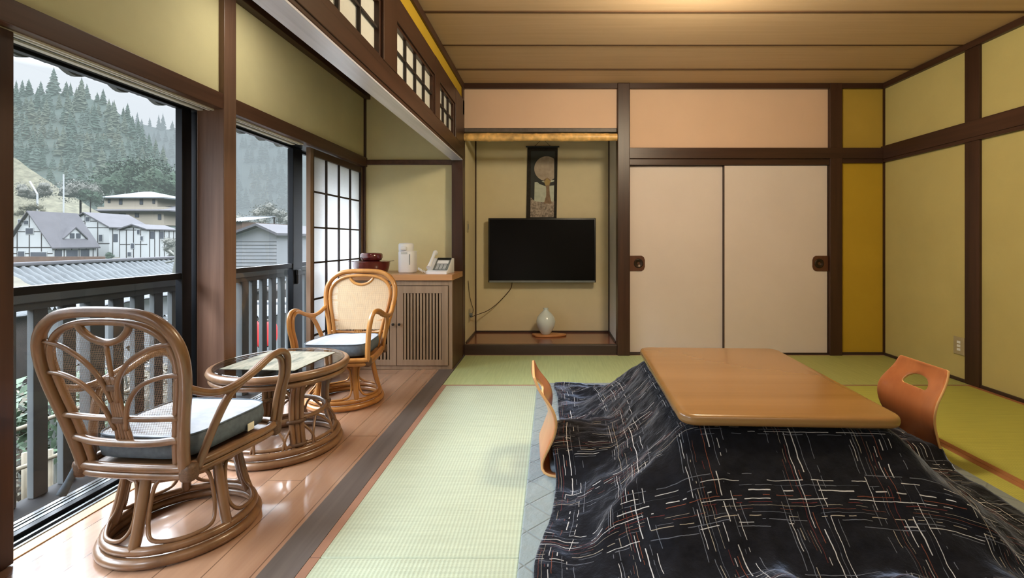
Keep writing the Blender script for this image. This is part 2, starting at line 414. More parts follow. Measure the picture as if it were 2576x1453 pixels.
# left transom wall between room and veranda
struct('trim_lintel', MB().box(-.874, XL, Y0, 4.13, 1.706, 1.835, .004).box(XL - .01, XL + .006, Y0, 4.13, 1.724, 1.80, .003), M['beam_y'])
struct('trim_lintel_underside', MB().box(-.872, XL - .002, Y0, 4.13, 1.699, 1.7065), M['sheen_y'])  # thin board added to carry the painted window reflection
struct('wall_left_strip', MB().box(-.85, XL - .012, Y0, YB, 2.229, 2.34), M['wall_deep_cast'])
struct('trim_left_cornice', MB().box(XL - .04, XL + .004, Y0, YB, 2.33, ZC + .002, .003), M['beam_y'])
struct('trim_transom_head', MB().box(-.85, XL, Y0, YB, 2.10, 2.229, .003), M['beam_y'])
struct('trim_corner_pillar', MB().box(-.874, XL, 4.13, 4.24, 0, ZC, .005, 3), M['post'])
struct('trim_transom_post', MB().box(-.86, XL + .004, 2.185, 2.375, 1.83, 2.2295, .004), M['post'])
struct('trim_transom_post_small', MB().box(-.85, XL + .002, 3.16, 3.29, 1.83, 2.2295, .004).box(-.85, XL + .002, 3.82, 4.13, 1.83, 2.2295, .004), M['post'])
def transom(y0, y1, ncol, label):
    t = thing('transom_screen', label, 'transom screen', (-.80, (y0 + y1) / 2, 1.835), kind=None, group='paper transom screens over the lintel')
    z0, z1 = 1.835, 2.10
    link('paper', MB().box(-.812, -.809, y0 + .01, y1 - .01, z0 + .005, z1 - .005), M['ranma_paper'], t, world=True)
    for a, b in ((y0, y0 + .022), (y1 - .022, y1)): link('stile', MB().box(-.825, -.786, a, b, z0, z1, .002), M['beam_y'], t, world=True)
    for a, b in ((z0, z0 + .016), (z1 - .016, z1)): link('rail', MB().box(-.824, -.787, y0 + .022, y1 - .022, a, b, .002), M['beam_y'], t, world=True)
    g = MB()
    for i in range(1, ncol):
        y = y0 + .022 + (y1 - y0 - .044) * i / ncol; g.box(-.806, -.792, y - .006, y + .006, z0 + .016, z1 - .016)
    zm = (z0 + z1) / 2; g.box(-.807, -.793, y0 + .02, y1 - .02, zm - .006, zm + .006)
    link('lattice', g, M['lattice'], t, world=True)
transom(1.16, 2.185, 5, 'paper transom screen over the lintel, cut off by the top of the picture')
transom(2.375, 3.16, 4, 'four-column paper transom screen over the lintel, between two dark posts')
transom(3.29, 3.82, 3, 'small three-column paper transom screen over the lintel, next to the corner pillar')
# veranda window wall
struct('wall_left', MB().box(-1.76, XW, Y0, YV + .08, 1.734, ZV), M['wall'])
struct('wall_left_end', MB().box(-1.76, XW - .0, Y0 - .05, -.9, -.03, 1.734), M['wall'])
struct('trim_window_cornice', MB().box(XW - .01, XW + .05, Y0, YV, 2.25, ZV + .002, .003), M['beam_y'])
struct('trim_window_rail', MB().box(-1.72, XW + .022, Y0, YV, 1.655, 1.734, .003), M['win_y'])
struct('trim_window_head', MB().box(-1.86, -1.72, Y0, YV, 1.656, 1.70), M['alu'])
mb = MB()
for x0, x1 in ((-1.690, -1.682), (-1.712, -1.702), (-1.762, -1.738)): mb.box(x0, x1, Y0, 3.22, 1.648, 1.656)
struct('trim_head_track', mb, M['track_head'])
mb = MB()
for x0, x1 in ((-1.73, -1.714), (-1.85, -1.766)): mb.box(x0, x1, Y0, 3.22, 1.652, 1.657)
struct('trim_head_seal', mb, M['track_dark'])
struct('trim_window_post', MB().box(-1.77, -1.632, 2.372, 2.463, 0, ZV, .004, 2), M['win_post'])
struct('trim_corner_window_post', MB().box(-1.72, XW + .012, 4.19, YV, 0, ZV, .003), M['post'])
struct('wall_left_far', MB().box(-1.90, -1.72, 4.20, YV + .08, -.03, 1.70), M['wall'])
# sill tracks
struct('trim_sill_wood', MB().box(-1.735, -1.688, Y0, 4.19, -.03, .004, .002), M['tan'])
mb = MB()
for x0, x1, z in ((-1.752, -1.742, .004), (-1.775, -1.765, .008), (-1.862, -1.846, .006), (-1.886, -1.876, .004), (-1.915, -1.898, .002)): mb.box(x0, x1, Y0, 4.2, -.03, z)
struct('trim_sill_track', mb, M['track'])
struct('trim_sill_bed', MB().box(-1.92, -1.735, Y0, 4.2, -.05, -.006), M['track_dark'])
struct('trim_balcony_ledge', MB().box(-2.055, -1.92, Y0, 6.0, -.14, -.002), M['ledge'])
# glass doors
def sash(name, y0, y1, x, label, stiles, midbar=True):
    t = thing(name, label, 'window', (x, (y0 + y1) / 2, .0), kind='structure')
    f = MB()
    for a, b in stiles: f.box(x - .017, x + .017, a, b, .0, 1.648, .002)
    f.box(x - .014, x + .014, y0, y1, .0, .016, .002).box(x - .014, x + .014, y0, y1, 1.640, 1.654, .002)
    if midbar: f.box(x - .012, x + .012, y0, y1, .815, .845, .002)
    link('window_frame', f, M['alu'], t, world=True)
    link('glass_pane', MB().quad((x, y0, .014), (x, y1, .014), (x, y1, 1.63), (x, y0, 1.63)), M['glass'], t, world=True)
    return t
sash('window_1', .35, 2.372, -1.81, 'wide black framed glass door behind the nearest rattan chair', ((.35, .42), (2.31, 2.37)))
w2 = sash('window_2', 2.463, 3.42, -1.81, 'black framed glass door between the brown post and the paper screen', ((2.40, 2.48), (3.30, 3.42)))
link('latch', MB().box(-1.793, -1.775, 3.325, 3.355, .70, .80, .006, 2).box(-1.776, -1.762, 3.30, 3.35, .765, .80, .005, 2), M['black'], w2, world=True)
w3 = sash('window_3', 3.36, 4.2, -1.85, 'black framed glass door standing behind the white paper screen', ((3.36, 3.46), (4.14, 4.2)))
sash('window_4', -.9, .42, -1.85, 'black framed glass door nearest the camera, outside the picture', ((-.9, -.82), (.34, .42)))
# paper screens
def shoji(y0, y1, ncols, rows, label, low):
    t = thing('shoji_screen', label, 'sliding screen', (-1.683, (y0 + y1) / 2, .004), group=None)
    x0, x1 = -1.698, -1.666
    sm_ = M['post'] if low else M['stile']
    link('stile', MB().box(x0, x1, y0, y0 + .042, .004, 1.646, .003), sm_, t, world=True); link('stile', MB().box(x0, x1, y1 - (.042 if low else .03), y1, .004, 1.646, .003), sm_, t, world=True)
    for a, b in ((1.595, 1.646), (.004, .095)): link('rail', MB().box(x0 + .003, x1 - .003, y0 + .042, y1 - .03, a, b, .002), M['beam_y'], t, world=True)
    ya, yb = y0 + .042, y1 - .03
    z0 = .095
    link('paper', MB().box(-1.687, -1.685, ya, yb, .80 if low else z0, 1.6), M['paper'], t, world=True)
    if low: link('lower_glass', MB().quad((-1.686, ya, z0), (-1.686, yb, z0), (-1.686, yb, .8), (-1.686, ya, .8)), M['tglass'], t, world=True)
    g = MB()
    for i in range(1, ncols):
        y = ya + (yb - ya) * i / ncols; g.box(-1.684, -1.670, y - .006, y + .006, z0, 1.6)
    for z in rows: g.box(-1.683, -1.671, ya, yb, z - .006, z + .006)
    g.box(-1.684, -1.668, ya, ya + .012, z0, 1.6).box(-1.684, -1.668, yb - .012, yb, z0, 1.6)
    link('lattice', g, M['lattice'], t, world=True)
shoji(3.285, 4.19, 4, (1.347, 1.096, .848, .590, .337), 'bright white paper lattice screen in front of the far window', False)
shoji(.60, 1.476, 4, (1.347, 1.096, .82), 'brown framed lattice screen edge at the near end of the windows', True)
# veranda end wall, wall behind the camera
struct('wall_veranda_end', MB().box(-1.76, -.87, YV, YV + .08, 0, ZV + .03), M['wall'])
struct('trim_veranda_end_rail', MB().box(XW, -.874, YV - .022, YV + .01, 1.673, 1.715, .003), M['win_y'])
struct('trim_veranda_corner', MB().box(XW, XW + .014, YV - .014, YV, 1.734, 2.25), M['post'])
struct('wall_front', MB().box(-1.9, XR + .1, Y0 - .1, Y0, -.03, ZC + .05), M['fusuma'])
# alcove
struct('wall_alcove_back', MB().box(-.86, .66, 4.79, 4.85, 0, 2.4), M['wall_toko'])
struct('wall_alcove_left', MB().box(-.86, XL, 4.24, 4.79, 0, 2.4), M['wall_toko'])
struct('wall_alcove_right', MB().box(.571, .66, 4.28, 4.79, 0, 2.4), M['wall_toko_lit'])
struct('ceiling_alcove', MB().box(-.86, .66, 4.2, 4.85, 2.36, 2.42), M['wall_toko'])
struct('wall_alcove_over', MB().box(XL, .567, YB, YB + .07, 1.994, 2.34), M['panel'])
struct('trim_alcove_underside', MB().box(XL, .567, YB + .005, YB + .075, 1.962, 1.994), M['sill'])
struct('trim_alcove_step', MB().box(XL, .567, YB - .012, YB + .05, -.03, .0865, .004), M['tokofront'])
struct('floor_alcove', MB().box(XL, .571, YB + .05, 4.79, 0, .0862), M['tokoboard'])
struct('baseboard_alcove', MB().box(XL, .571, 4.775, 4.79, .086, .102).box(XL, XL + .012, 4.25, 4.79, .086, .102).box(.559, .571, 4.28, 4.79, .086, .1), M['tokofront'])
struct('trim_alcove_corner', MB().box(XL, XL + .012, 4.778, 4.79, .1, 2.36).box(.559, .571, 4.778, 4.79, .1, 2.36), M['post'])
mb = MB()
prof = []
n = 64
for i in range(n + 1):
    x = XL + .001 + (.566 - XL) * i / n
    rr = .034 + .0025 * math.sin(x * 9) + (.003 if any(abs(x - q) < .014 for q in (-.56, -.36, -.15, .08, .30, .47)) else 0)
    prof.append((rr, x))
mb.lathe([(0, prof[0][1])] + prof + [(0, prof[-1][1])], 20)
for v in mb.bm.verts: v.co = Vector((v.co.z, YB - .006 + v.co.x, 1.912 + v.co.y))
tag(link('bamboo_pole', mb, M['bamboo'], None, True, auto=40), 'mottled bamboo pole across the top of the alcove', 'bamboo pole')

# ------------------------------------------------------------------ tatami
def mat_(x0, x1, y0, y1, m, hm, axis, label, bw=(.034, .034)):
    t = thing('tatami_mat', label, 'tatami mat', ((x0 + x1) / 2, (y0 + y1) / 2, -.03))
    g = .0015
    link('weave', MB().box(x0 + g, x1 - g, y0 + g, y1 - g, -.03, 0, .003, 1), m, t, world=True)
    if axis == 'Y':
        for a, c in ((x0 + g, x0 + bw[0]), (x1 - bw[1], x1 - g)): link('cloth_border', MB().box(a, c, y0 + g, y1 - g, -.028, .0014, .001, 1), hm, t, world=True)
    else:
        for a, c in ((y0 + g, y0 + bw[0]), (y1 - bw[1], y1 - g)): link('cloth_border', MB().box(x0 + g, x1 - g, a, c, -.028, .0014, .001, 1), hm, t, world=True)
A0, A1, A2, A3 = XL + .008, .134, 1.03, 1.93
Ya, Yb, Yc = 1.5075, 3.306, YB - .012
mat_(A0, A1, Ya, Yb, M['tat_y'], M['heri'], 'Y', 'pale green tatami mat along the veranda threshold, left of the quilted table')
mat_(A0, A1, Ya - 1.8, Ya, M['tat_y'], M['heri'], 'Y', 'pale green tatami mat cut off by the bottom edge of the picture')
mat_(A0, A2, Yb, Yc, M['tat_x'], M['heri'], 'X', 'green tatami mat lying crosswise in front of the alcove step', (.012, .012))
mat_(A2, XR - .012, Yb, Yc, M['tat_xr'], M['heri'], 'X', 'green tatami mat lying crosswise in front of the closet doors', (.012, .012))
mat_(A2, A3, Ya, Yb, M['tat_r'], M['heri_r'], 'Y', 'yellowish tatami mat under the right half of the quilted table')
mat_(A3, XR - .012, Ya, Yb, M['tat_r'], M['heri_r'], 'Y', 'yellow-green tatami mat along the right wall with reddish border')
struct('floor_under_table', MB().box(A1, A2, -.3, Yb, -.03, -.001).box(A2, A3, -.3, Ya, -.03, -.001), M['tat_x'])
struct('floor_near', MB().box(A0, XR, Y0, -.3, -.03, -.001).box(A3, XR, -.3, Ya, -.03, -.001), M['tat_r'])
# ------------------------------------------------------------------ rattan chairs
def back_y(z): return -.18 - .105 * ((z - .28) / .52)
ARCH = [(.168, .275), (.178, .36), (.198, .46), (.222, .56), (.232, .64), (.222, .705), (.185, .757), (.12, .787), (0, .795)]
def mirror(h): return [(-x, z) for x, z in h] + [(x, z) for x, z in h[::-1][1:]]
def bk(x, z, dy=0): return (x, back_y(z) + dy, z)
def inner(off):
    return [(max(x - off, 0) if x > 0 else 0, z - off * max(0, (z - .62) / .17) ** 1.0) for x, z in ARCH]
def rattan_chair(label, loc, rotz, rat, can, group=None):
    t = thing('rattan_chair', label, 'chair', loc, rotz, group)
    # base
    link('base_ring', MB().ring(.216, .018, .017).ring(.206, .049, .014), rat, t, True)
    LG = [275 + 72 * q for q in range(5)]
    for a in LG:
        c, s = math.cos(math.radians(a)), math.sin(math.radians(a))
        mb = MB().tube([(c * .152, s * .152, .268), (c * .168, s * .168, .19), (c * .188, s * .188, .10), (c * .203, s * .203, .05)], .0155, 8)
        lg = link('leg', mb, rat, t, True)
    mb = MB()
    for a in LG:
        pts = []
        for (da, R, z) in ((20, .150, .250), (11, .158, .232), (7.5, .166, .18), (8, .180, .11), (15, .198, .074), (36, .203, .066), (57, .198, .074), (64, .180, .11), (64.5, .166, .18), (61, .158, .232), (52, .150, .250)):
            q = math.radians(a + da); pts.append((R * math.cos(q), R * math.sin(q), z))
        mb.tube(pts, .0065, 6)
    link('base_loops', mb, rat, t, True)
    link('swivel_ring', MB().ring(.155, .262, .015, n=36).ring(.148, .240, .010, n=36), rat, t, True)
    link('swivel_plate', MB().lathe([(0, .258), (.15, .258), (.15, .266), (0, .266)], 24), M['black'], t)
    # seat
    def loop(w0, w1, y0, y1, z, r):
        pts = [(-w1 + .05, y1, z), (w1 - .05, y1, z), (w1, y1 - .05, z), ((w0 + w1) / 2 + .006, 0, z), (w0, y0 + .04, z), (w0 - .04, y0, z), (-w0 + .04, y0, z), (-w0, y0 + .04, z), (-(w0 + w1) / 2 - .006, 0, z), (-w1, y1 - .05, z)]
        return catmull([Vector(p) for p in pts], 5, True), r
    mb = MB()
    for (w0, w1, y0, y1, z, r) in ((.178, .212, -.19, .205, .302, .014), (.174, .207, -.187, .20, .278, .013)):
        p, r = loop(w0, w1, y0, y1, z, r); mb.tube(p, r, 8, True, 1)
    link('seat_frame', mb, rat, t, True)
    p, _ = loop(.172, .205, -.184, .198, .296, 1)
    mb = MB(); mb.prism([(v.x, v.y) for v in p], .290, .298)
    link('seat_panel', mb, rat, t)
    # back
    mb = MB().tube([bk(x, z) for x, z in mirror(ARCH)], .0165, 8)
    link('back_arch', mb, rat, t, True)
    I = inner(.030)
    mb = MB().tube([bk(x, z, .006) for x, z in mirror(I)], .011, 8)
    ib = link('inner_arch', mb, rat, t, True)
    hn = [(-.082, .757), (-.07, .735), (-.042, .712), (0, .702), (.042, .712), (.07, .735), (.082, .757)]
    link('hand_grip', MB().tube([bk(x, z) for x, z in hn], .0105, 8), rat, t, True)
    mb = MB().tube([bk(-.178, .398), bk(-.08, .388, -.014), bk(.08, .388, -.014), bk(.178, .398)], .012, 8).tube([bk(-.19, .47, -.003), bk(-.08, .465, -.007), bk(.08, .465, -.007), bk(.19, .47, -.003)], .010, 8)
    link('back_rail', mb, rat, t, True)
    mb = MB()
    for dx in (-.020, -.010, 0, .010, .020):
        top = .60 if dx else .705
        mb.tube([bk(dx * 1.2, .375, -.008), bk(dx * .8, .48, -.010), bk(dx * .55, top, -.010 if dx else -.004)], .0062, 6)
    for sg in (-1, 1):
        mb.tube([bk(sg * .010, .52, -.014), bk(sg * .026, .585, -.016), bk(sg * .07, .645, -.014), bk(sg * .14, .688, -.008), bk(sg * .205, .702, 0)], .0072, 6)
        mb.tube([bk(sg * .018, .43, -.014), bk(sg * .042, .51, -.016), bk(sg * .092, .572, -.014), bk(sg * .16, .60, -.006), bk(sg * .215, .606, 0)], .0072, 6)
    sp = link('back_branches', mb, rat, t, True)
    for z in (.462, .565): link('branch_binding', MB().box(-.022, .022, back_y(z) - .02, back_y(z) - .001, z - .011, z + .011, .006, 2), M['binding'], sp)
    mb = MB()
    I2 = catmull([Vector((x, z, 0)) for x, z in mirror(inner(.026))], 4, False)
    poly = [(v.x, v.y) for v in I2 if v.y > .40 and not (abs(v.x) < .082 and v.y > .7)]
    L = [q for q in poly if q[0] < 0]; Rr = [q for q in poly if q[0] >= 0]
    out = L + hn + Rr
    mb.poly([bk(x, z, .004) for x, z in out])
    bmesh.ops.triangulate(mb.bm, faces=mb.bm.faces[:])
    link('cane_back', mb, can, t)
    # arms
    for sg in (-1, 1):
        A = [bk(sg * .222, .565, .0), (sg * .236, -.165, .530), (sg * .243, -.09, .522), (sg * .247, .01, .545), (sg * .247, .10, .578), (sg * .244, .165, .583), (sg * .240, .205, .555), (sg * .232, .218, .49), (sg * .222, .206, .42), (sg * .216, .198, .35), (sg * .212, .186, .285)]
        mb = MB().tube(A, .0125, 8)
        B = [(sg * .238, -.10, .512)] + [(p[0] - sg * .014, p[1] - .016, p[2] - .012) for p in A[3:]]
        mb.tube(B, .011, 8)
        ar = link('arm', mb, rat, t, True)
        mb = MB().tube([(sg * .243, -.04, .528), (sg * .232, -.085, .49), (sg * .214, -.115, .42), (sg * .196, -.135, .345), (sg * .182, -.15, .285)], .0125, 8)
        link('arm_brace', mb, rat, t, True)
    for sg in (-1, 1):
        for (x, y, z) in ((.18, -.178, .29), (.205, .178, .29)):
            link('corner_binding', MB().box(sg * x - .022, sg * x + .022, y - .022, y + .022, z - .030, z + .026, .014, 2), M['binding'], t, True)
    return t
CA, CB = (-1.285, 1.665, 0), (-1.30, 2.99, 0)
RA, RB = math.radians(-5), math.radians(181)
rattan_chair('brown rattan swivel chair seen from behind, nearest the camera', CA, RA, M['rattan'], M['cane_a'], 'rattan swivel chairs by the windows')
rattan_chair('honey rattan swivel chair facing us in front of the slatted cabinet', CB, RB, M['rattan_b'], M['cane_b'], 'rattan swivel chairs by the windows')
def cushion(label, loc, rotz, lab):
    t = thing('seat_cushion', label, 'cushion', (loc[0], loc[1], .317), rotz)
    mb = MB(); n = 22
    def outline(u, v):
        w = .166 + (.192 - .166) * (v + 1) / 2
        e = 5.0
        r = (abs(u) ** e + abs(v) ** e) ** (1 / e); m = max(abs(u), abs(v)); s = m / r if r > 0 else 1
        return u * s * w, v * s * .182 + .006
    def grid(f, mi):
        g = [[mb.bm.verts.new(f(-1 + 2 * i / n, -1 + 2 * j / n)) for i in range(n + 1)] for j in range(n + 1)]
        for j in range(n):
            for i in range(n):
                q = mb.bm.faces.new((g[j][i], g[j][i + 1], g[j + 1][i + 1], g[j + 1][i])); q.material_index = mi
    def top(u, v):
        x, y = outline(u, v); m = max(abs(u), abs(v)); return (x, y, .070 + .014 * (1 - m ** 2.2) + .004 * noise.noise(Vector((u * 2.3, v * 2.3, .4))))
    grid(top, 0)
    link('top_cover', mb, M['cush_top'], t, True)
    mb = MB(); m = 80; rings = []
    for (z, o) in ((.0, -.012), (.006, 0), (.034, .006), (.063, .002), (.071, -.003)):
        row = []
        for q in range(m):
            a = q / m * 8; sd = int(a // 2); f = (a % 2) - 1
            u, v = ((f, -1), (1, f), (-f, 1), (-1, -f))[sd]
            x, y = outline(u, v); d = Vector((x, y, 0)).normalized() * o
            row.append(mb.bm.verts.new((x + d.x, y + d.y, z)))
        rings.append(row)
    for a, b in zip(rings, rings[1:]):
        for q in range(m): mb.bm.faces.new((a[q], a[(q + 1) % m], b[(q + 1) % m], b[q]))
    mb.bm.faces.new(rings[0][::-1])
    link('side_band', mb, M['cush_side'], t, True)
    pts = []
    for q in range(m):
        a = q / m * 8; sd = int(a // 2); f = (a % 2) - 1
        u, v = ((f, -1), (1, f), (-f, 1), (-1, -f))[sd]; x, y = outline(u, v); pts.append((x, y, .071))
    link('piping', MB().tube(pts, .0032, 6, True, 1), M['cush_side'], t, True)
    if lab:
        link('care_tag', MB().box(.1915, .1945, .055, .085, .004, .030), M['label'], t)
        s = MB().tube([(-.16, -.165, .02), (-.185, -.185, -.01), (-.20, -.20, -.06), (-.215, -.21, -.10)], .010, 6, taper=lambda q: .5 + q)
        link('tie_ribbon', s, M['cush_side'], t, True)
cushion('grey box cushion on the nearest rattan chair', CA, RA, True)
cushion('pale box cushion on the rattan chair facing us', CB, RB, False)

# ------------------------------------------------------------------ round rattan table
TC = (-1.325, 2.335, 0)
t = thing('rattan_table', 'round brown rattan table with clear glass top between the two rattan chairs', 'table', TC)
rat = M['rattan']
link('top_rim', MB().ring(.288, .396, .019, n=48).ring(.282, .362, .014, n=48), rat, t, True)
g = MB().lathe([(0, .409), (.278, .409), (.2805, .411), (.2805, .415), (.278, .417), (0, .417)], 56)
link('glass_top', g, M['tglass'], t)
link('base_ring', MB().ring(.258, .018, .018, n=48).ring(.25, .051, .015, n=48).ring(.236, .072, .009, n=48), rat, t, True)
link('middle_ring', MB().ring(.196, .178, .011, n=40), rat, t, True)
for a in (-44, 46, 136, 226):
    mb = MB(); c, s = math.cos(math.radians(a)), math.sin(math.radians(a)); tx, ty = -s, c
    for o in (-.021, 0, .021):
        mb.tube([(c * R + tx * o, s * R + ty * o, z) for R, z in ((.262, .372), (.228, .335), (.208, .27), (.205, .18), (.222, .10), (.242, .045))], .0125, 8)
    lg = link('leg', mb, rat, t, True)
    mb = MB()
    for sg in (-1, 1):
        pts = []
        for da, R, z in ((6, .207, .26), (8, .214, .30), (15, .236, .335), (24, .262, .36)):
            q = math.radians(a + sg * da); pts.append((R * math.cos(q), R * math.sin(q), z))
        mb.tube(pts, .008, 6)
    link('brace', mb, rat, lg, True)
    for z in (.175, .075):
        R = .207 if z > .1 else .228; mb = MB()
        mb.tube([(c * R + tx * o - c * q, s * R + ty * o - s * q, z) for o, q in ((-.036, 0), (0, -.016), (.036, 0), (0, .016))], .009, 6, True, 4)
        link('binding', mb, M['binding'], lg, True)
mb = MB()
for a in range(0, 360, 30):
    pts = []
    for da, R, z in ((0, .245, .06), (3, .232, .11), (10, .208, .15), (16, .198, .168), (24, .208, .15), (31, .232, .11), (34, .245, .06)):
        q = math.radians(a + da); pts.append((R * math.cos(q), R * math.sin(q), z))
    mb.tube(pts, .0058, 6)
link('lattice_arches', mb, rat, t, True)
link('under_shelf', MB().lathe([(0, .386), (.262, .386), (.262, .390), (0, .390)], 40), M['tglass'], t) if False else None
tm = MB()
m_, nt, b = newmat('woven_runner'); 
f = noise_(nt, pos(nt, (30, 9, 1)), 1.0, 5, .7)
nt.links.new(ramp(nt, f, [(.35, S(84, 86, 72)), (.5, S(126, 122, 104)), (.7, S(150, 143, 124))]), b.inputs['Base Color']); b.inputs['Roughness'].default_value = .8
tm.prism([(-.19, -.165), (.165, -.19), (.19, .165), (-.165, .19)], .4174, .4194)
link('table_mat', tm, m_, t) if False else tag(link('table_mat', tm.move(Vector(TC)), m_, None), 'beige woven mat lying on the round glass table', 'table mat')

# ------------------------------------------------------------------ low table with quilt
KC, KR = Vector((.845, 2.155, 0)), math.radians(-2.5)
t = thing('kotatsu_table', 'low wooden table with rounded corners standing over the plaid quilt', 'table', KC, KR)
link('table_top', MB().rbox(-.38, .38, -.5325, .5325, .362, .402, .06, .016, 8, 0, 4), M['ktop'], t, True, auto=60)
for sx in (-1, 1):
    for sy in (-1, 1): link('leg', MB().box(sx * .29 - .028, sx * .29 + .028, sy * .44 - .028, sy * .44 + .028, .018, .30, .004), M['ktop'], t)
link('heater_frame', MB().box(-.32, .32, -.47, -.43, .28, .325).box(-.32, .32, .43, .47, .28, .325).box(-.32, -.28, -.43, .43, .28, .325).box(.28, .32, -.43, .43, .28, .325), M['ktop'], t)

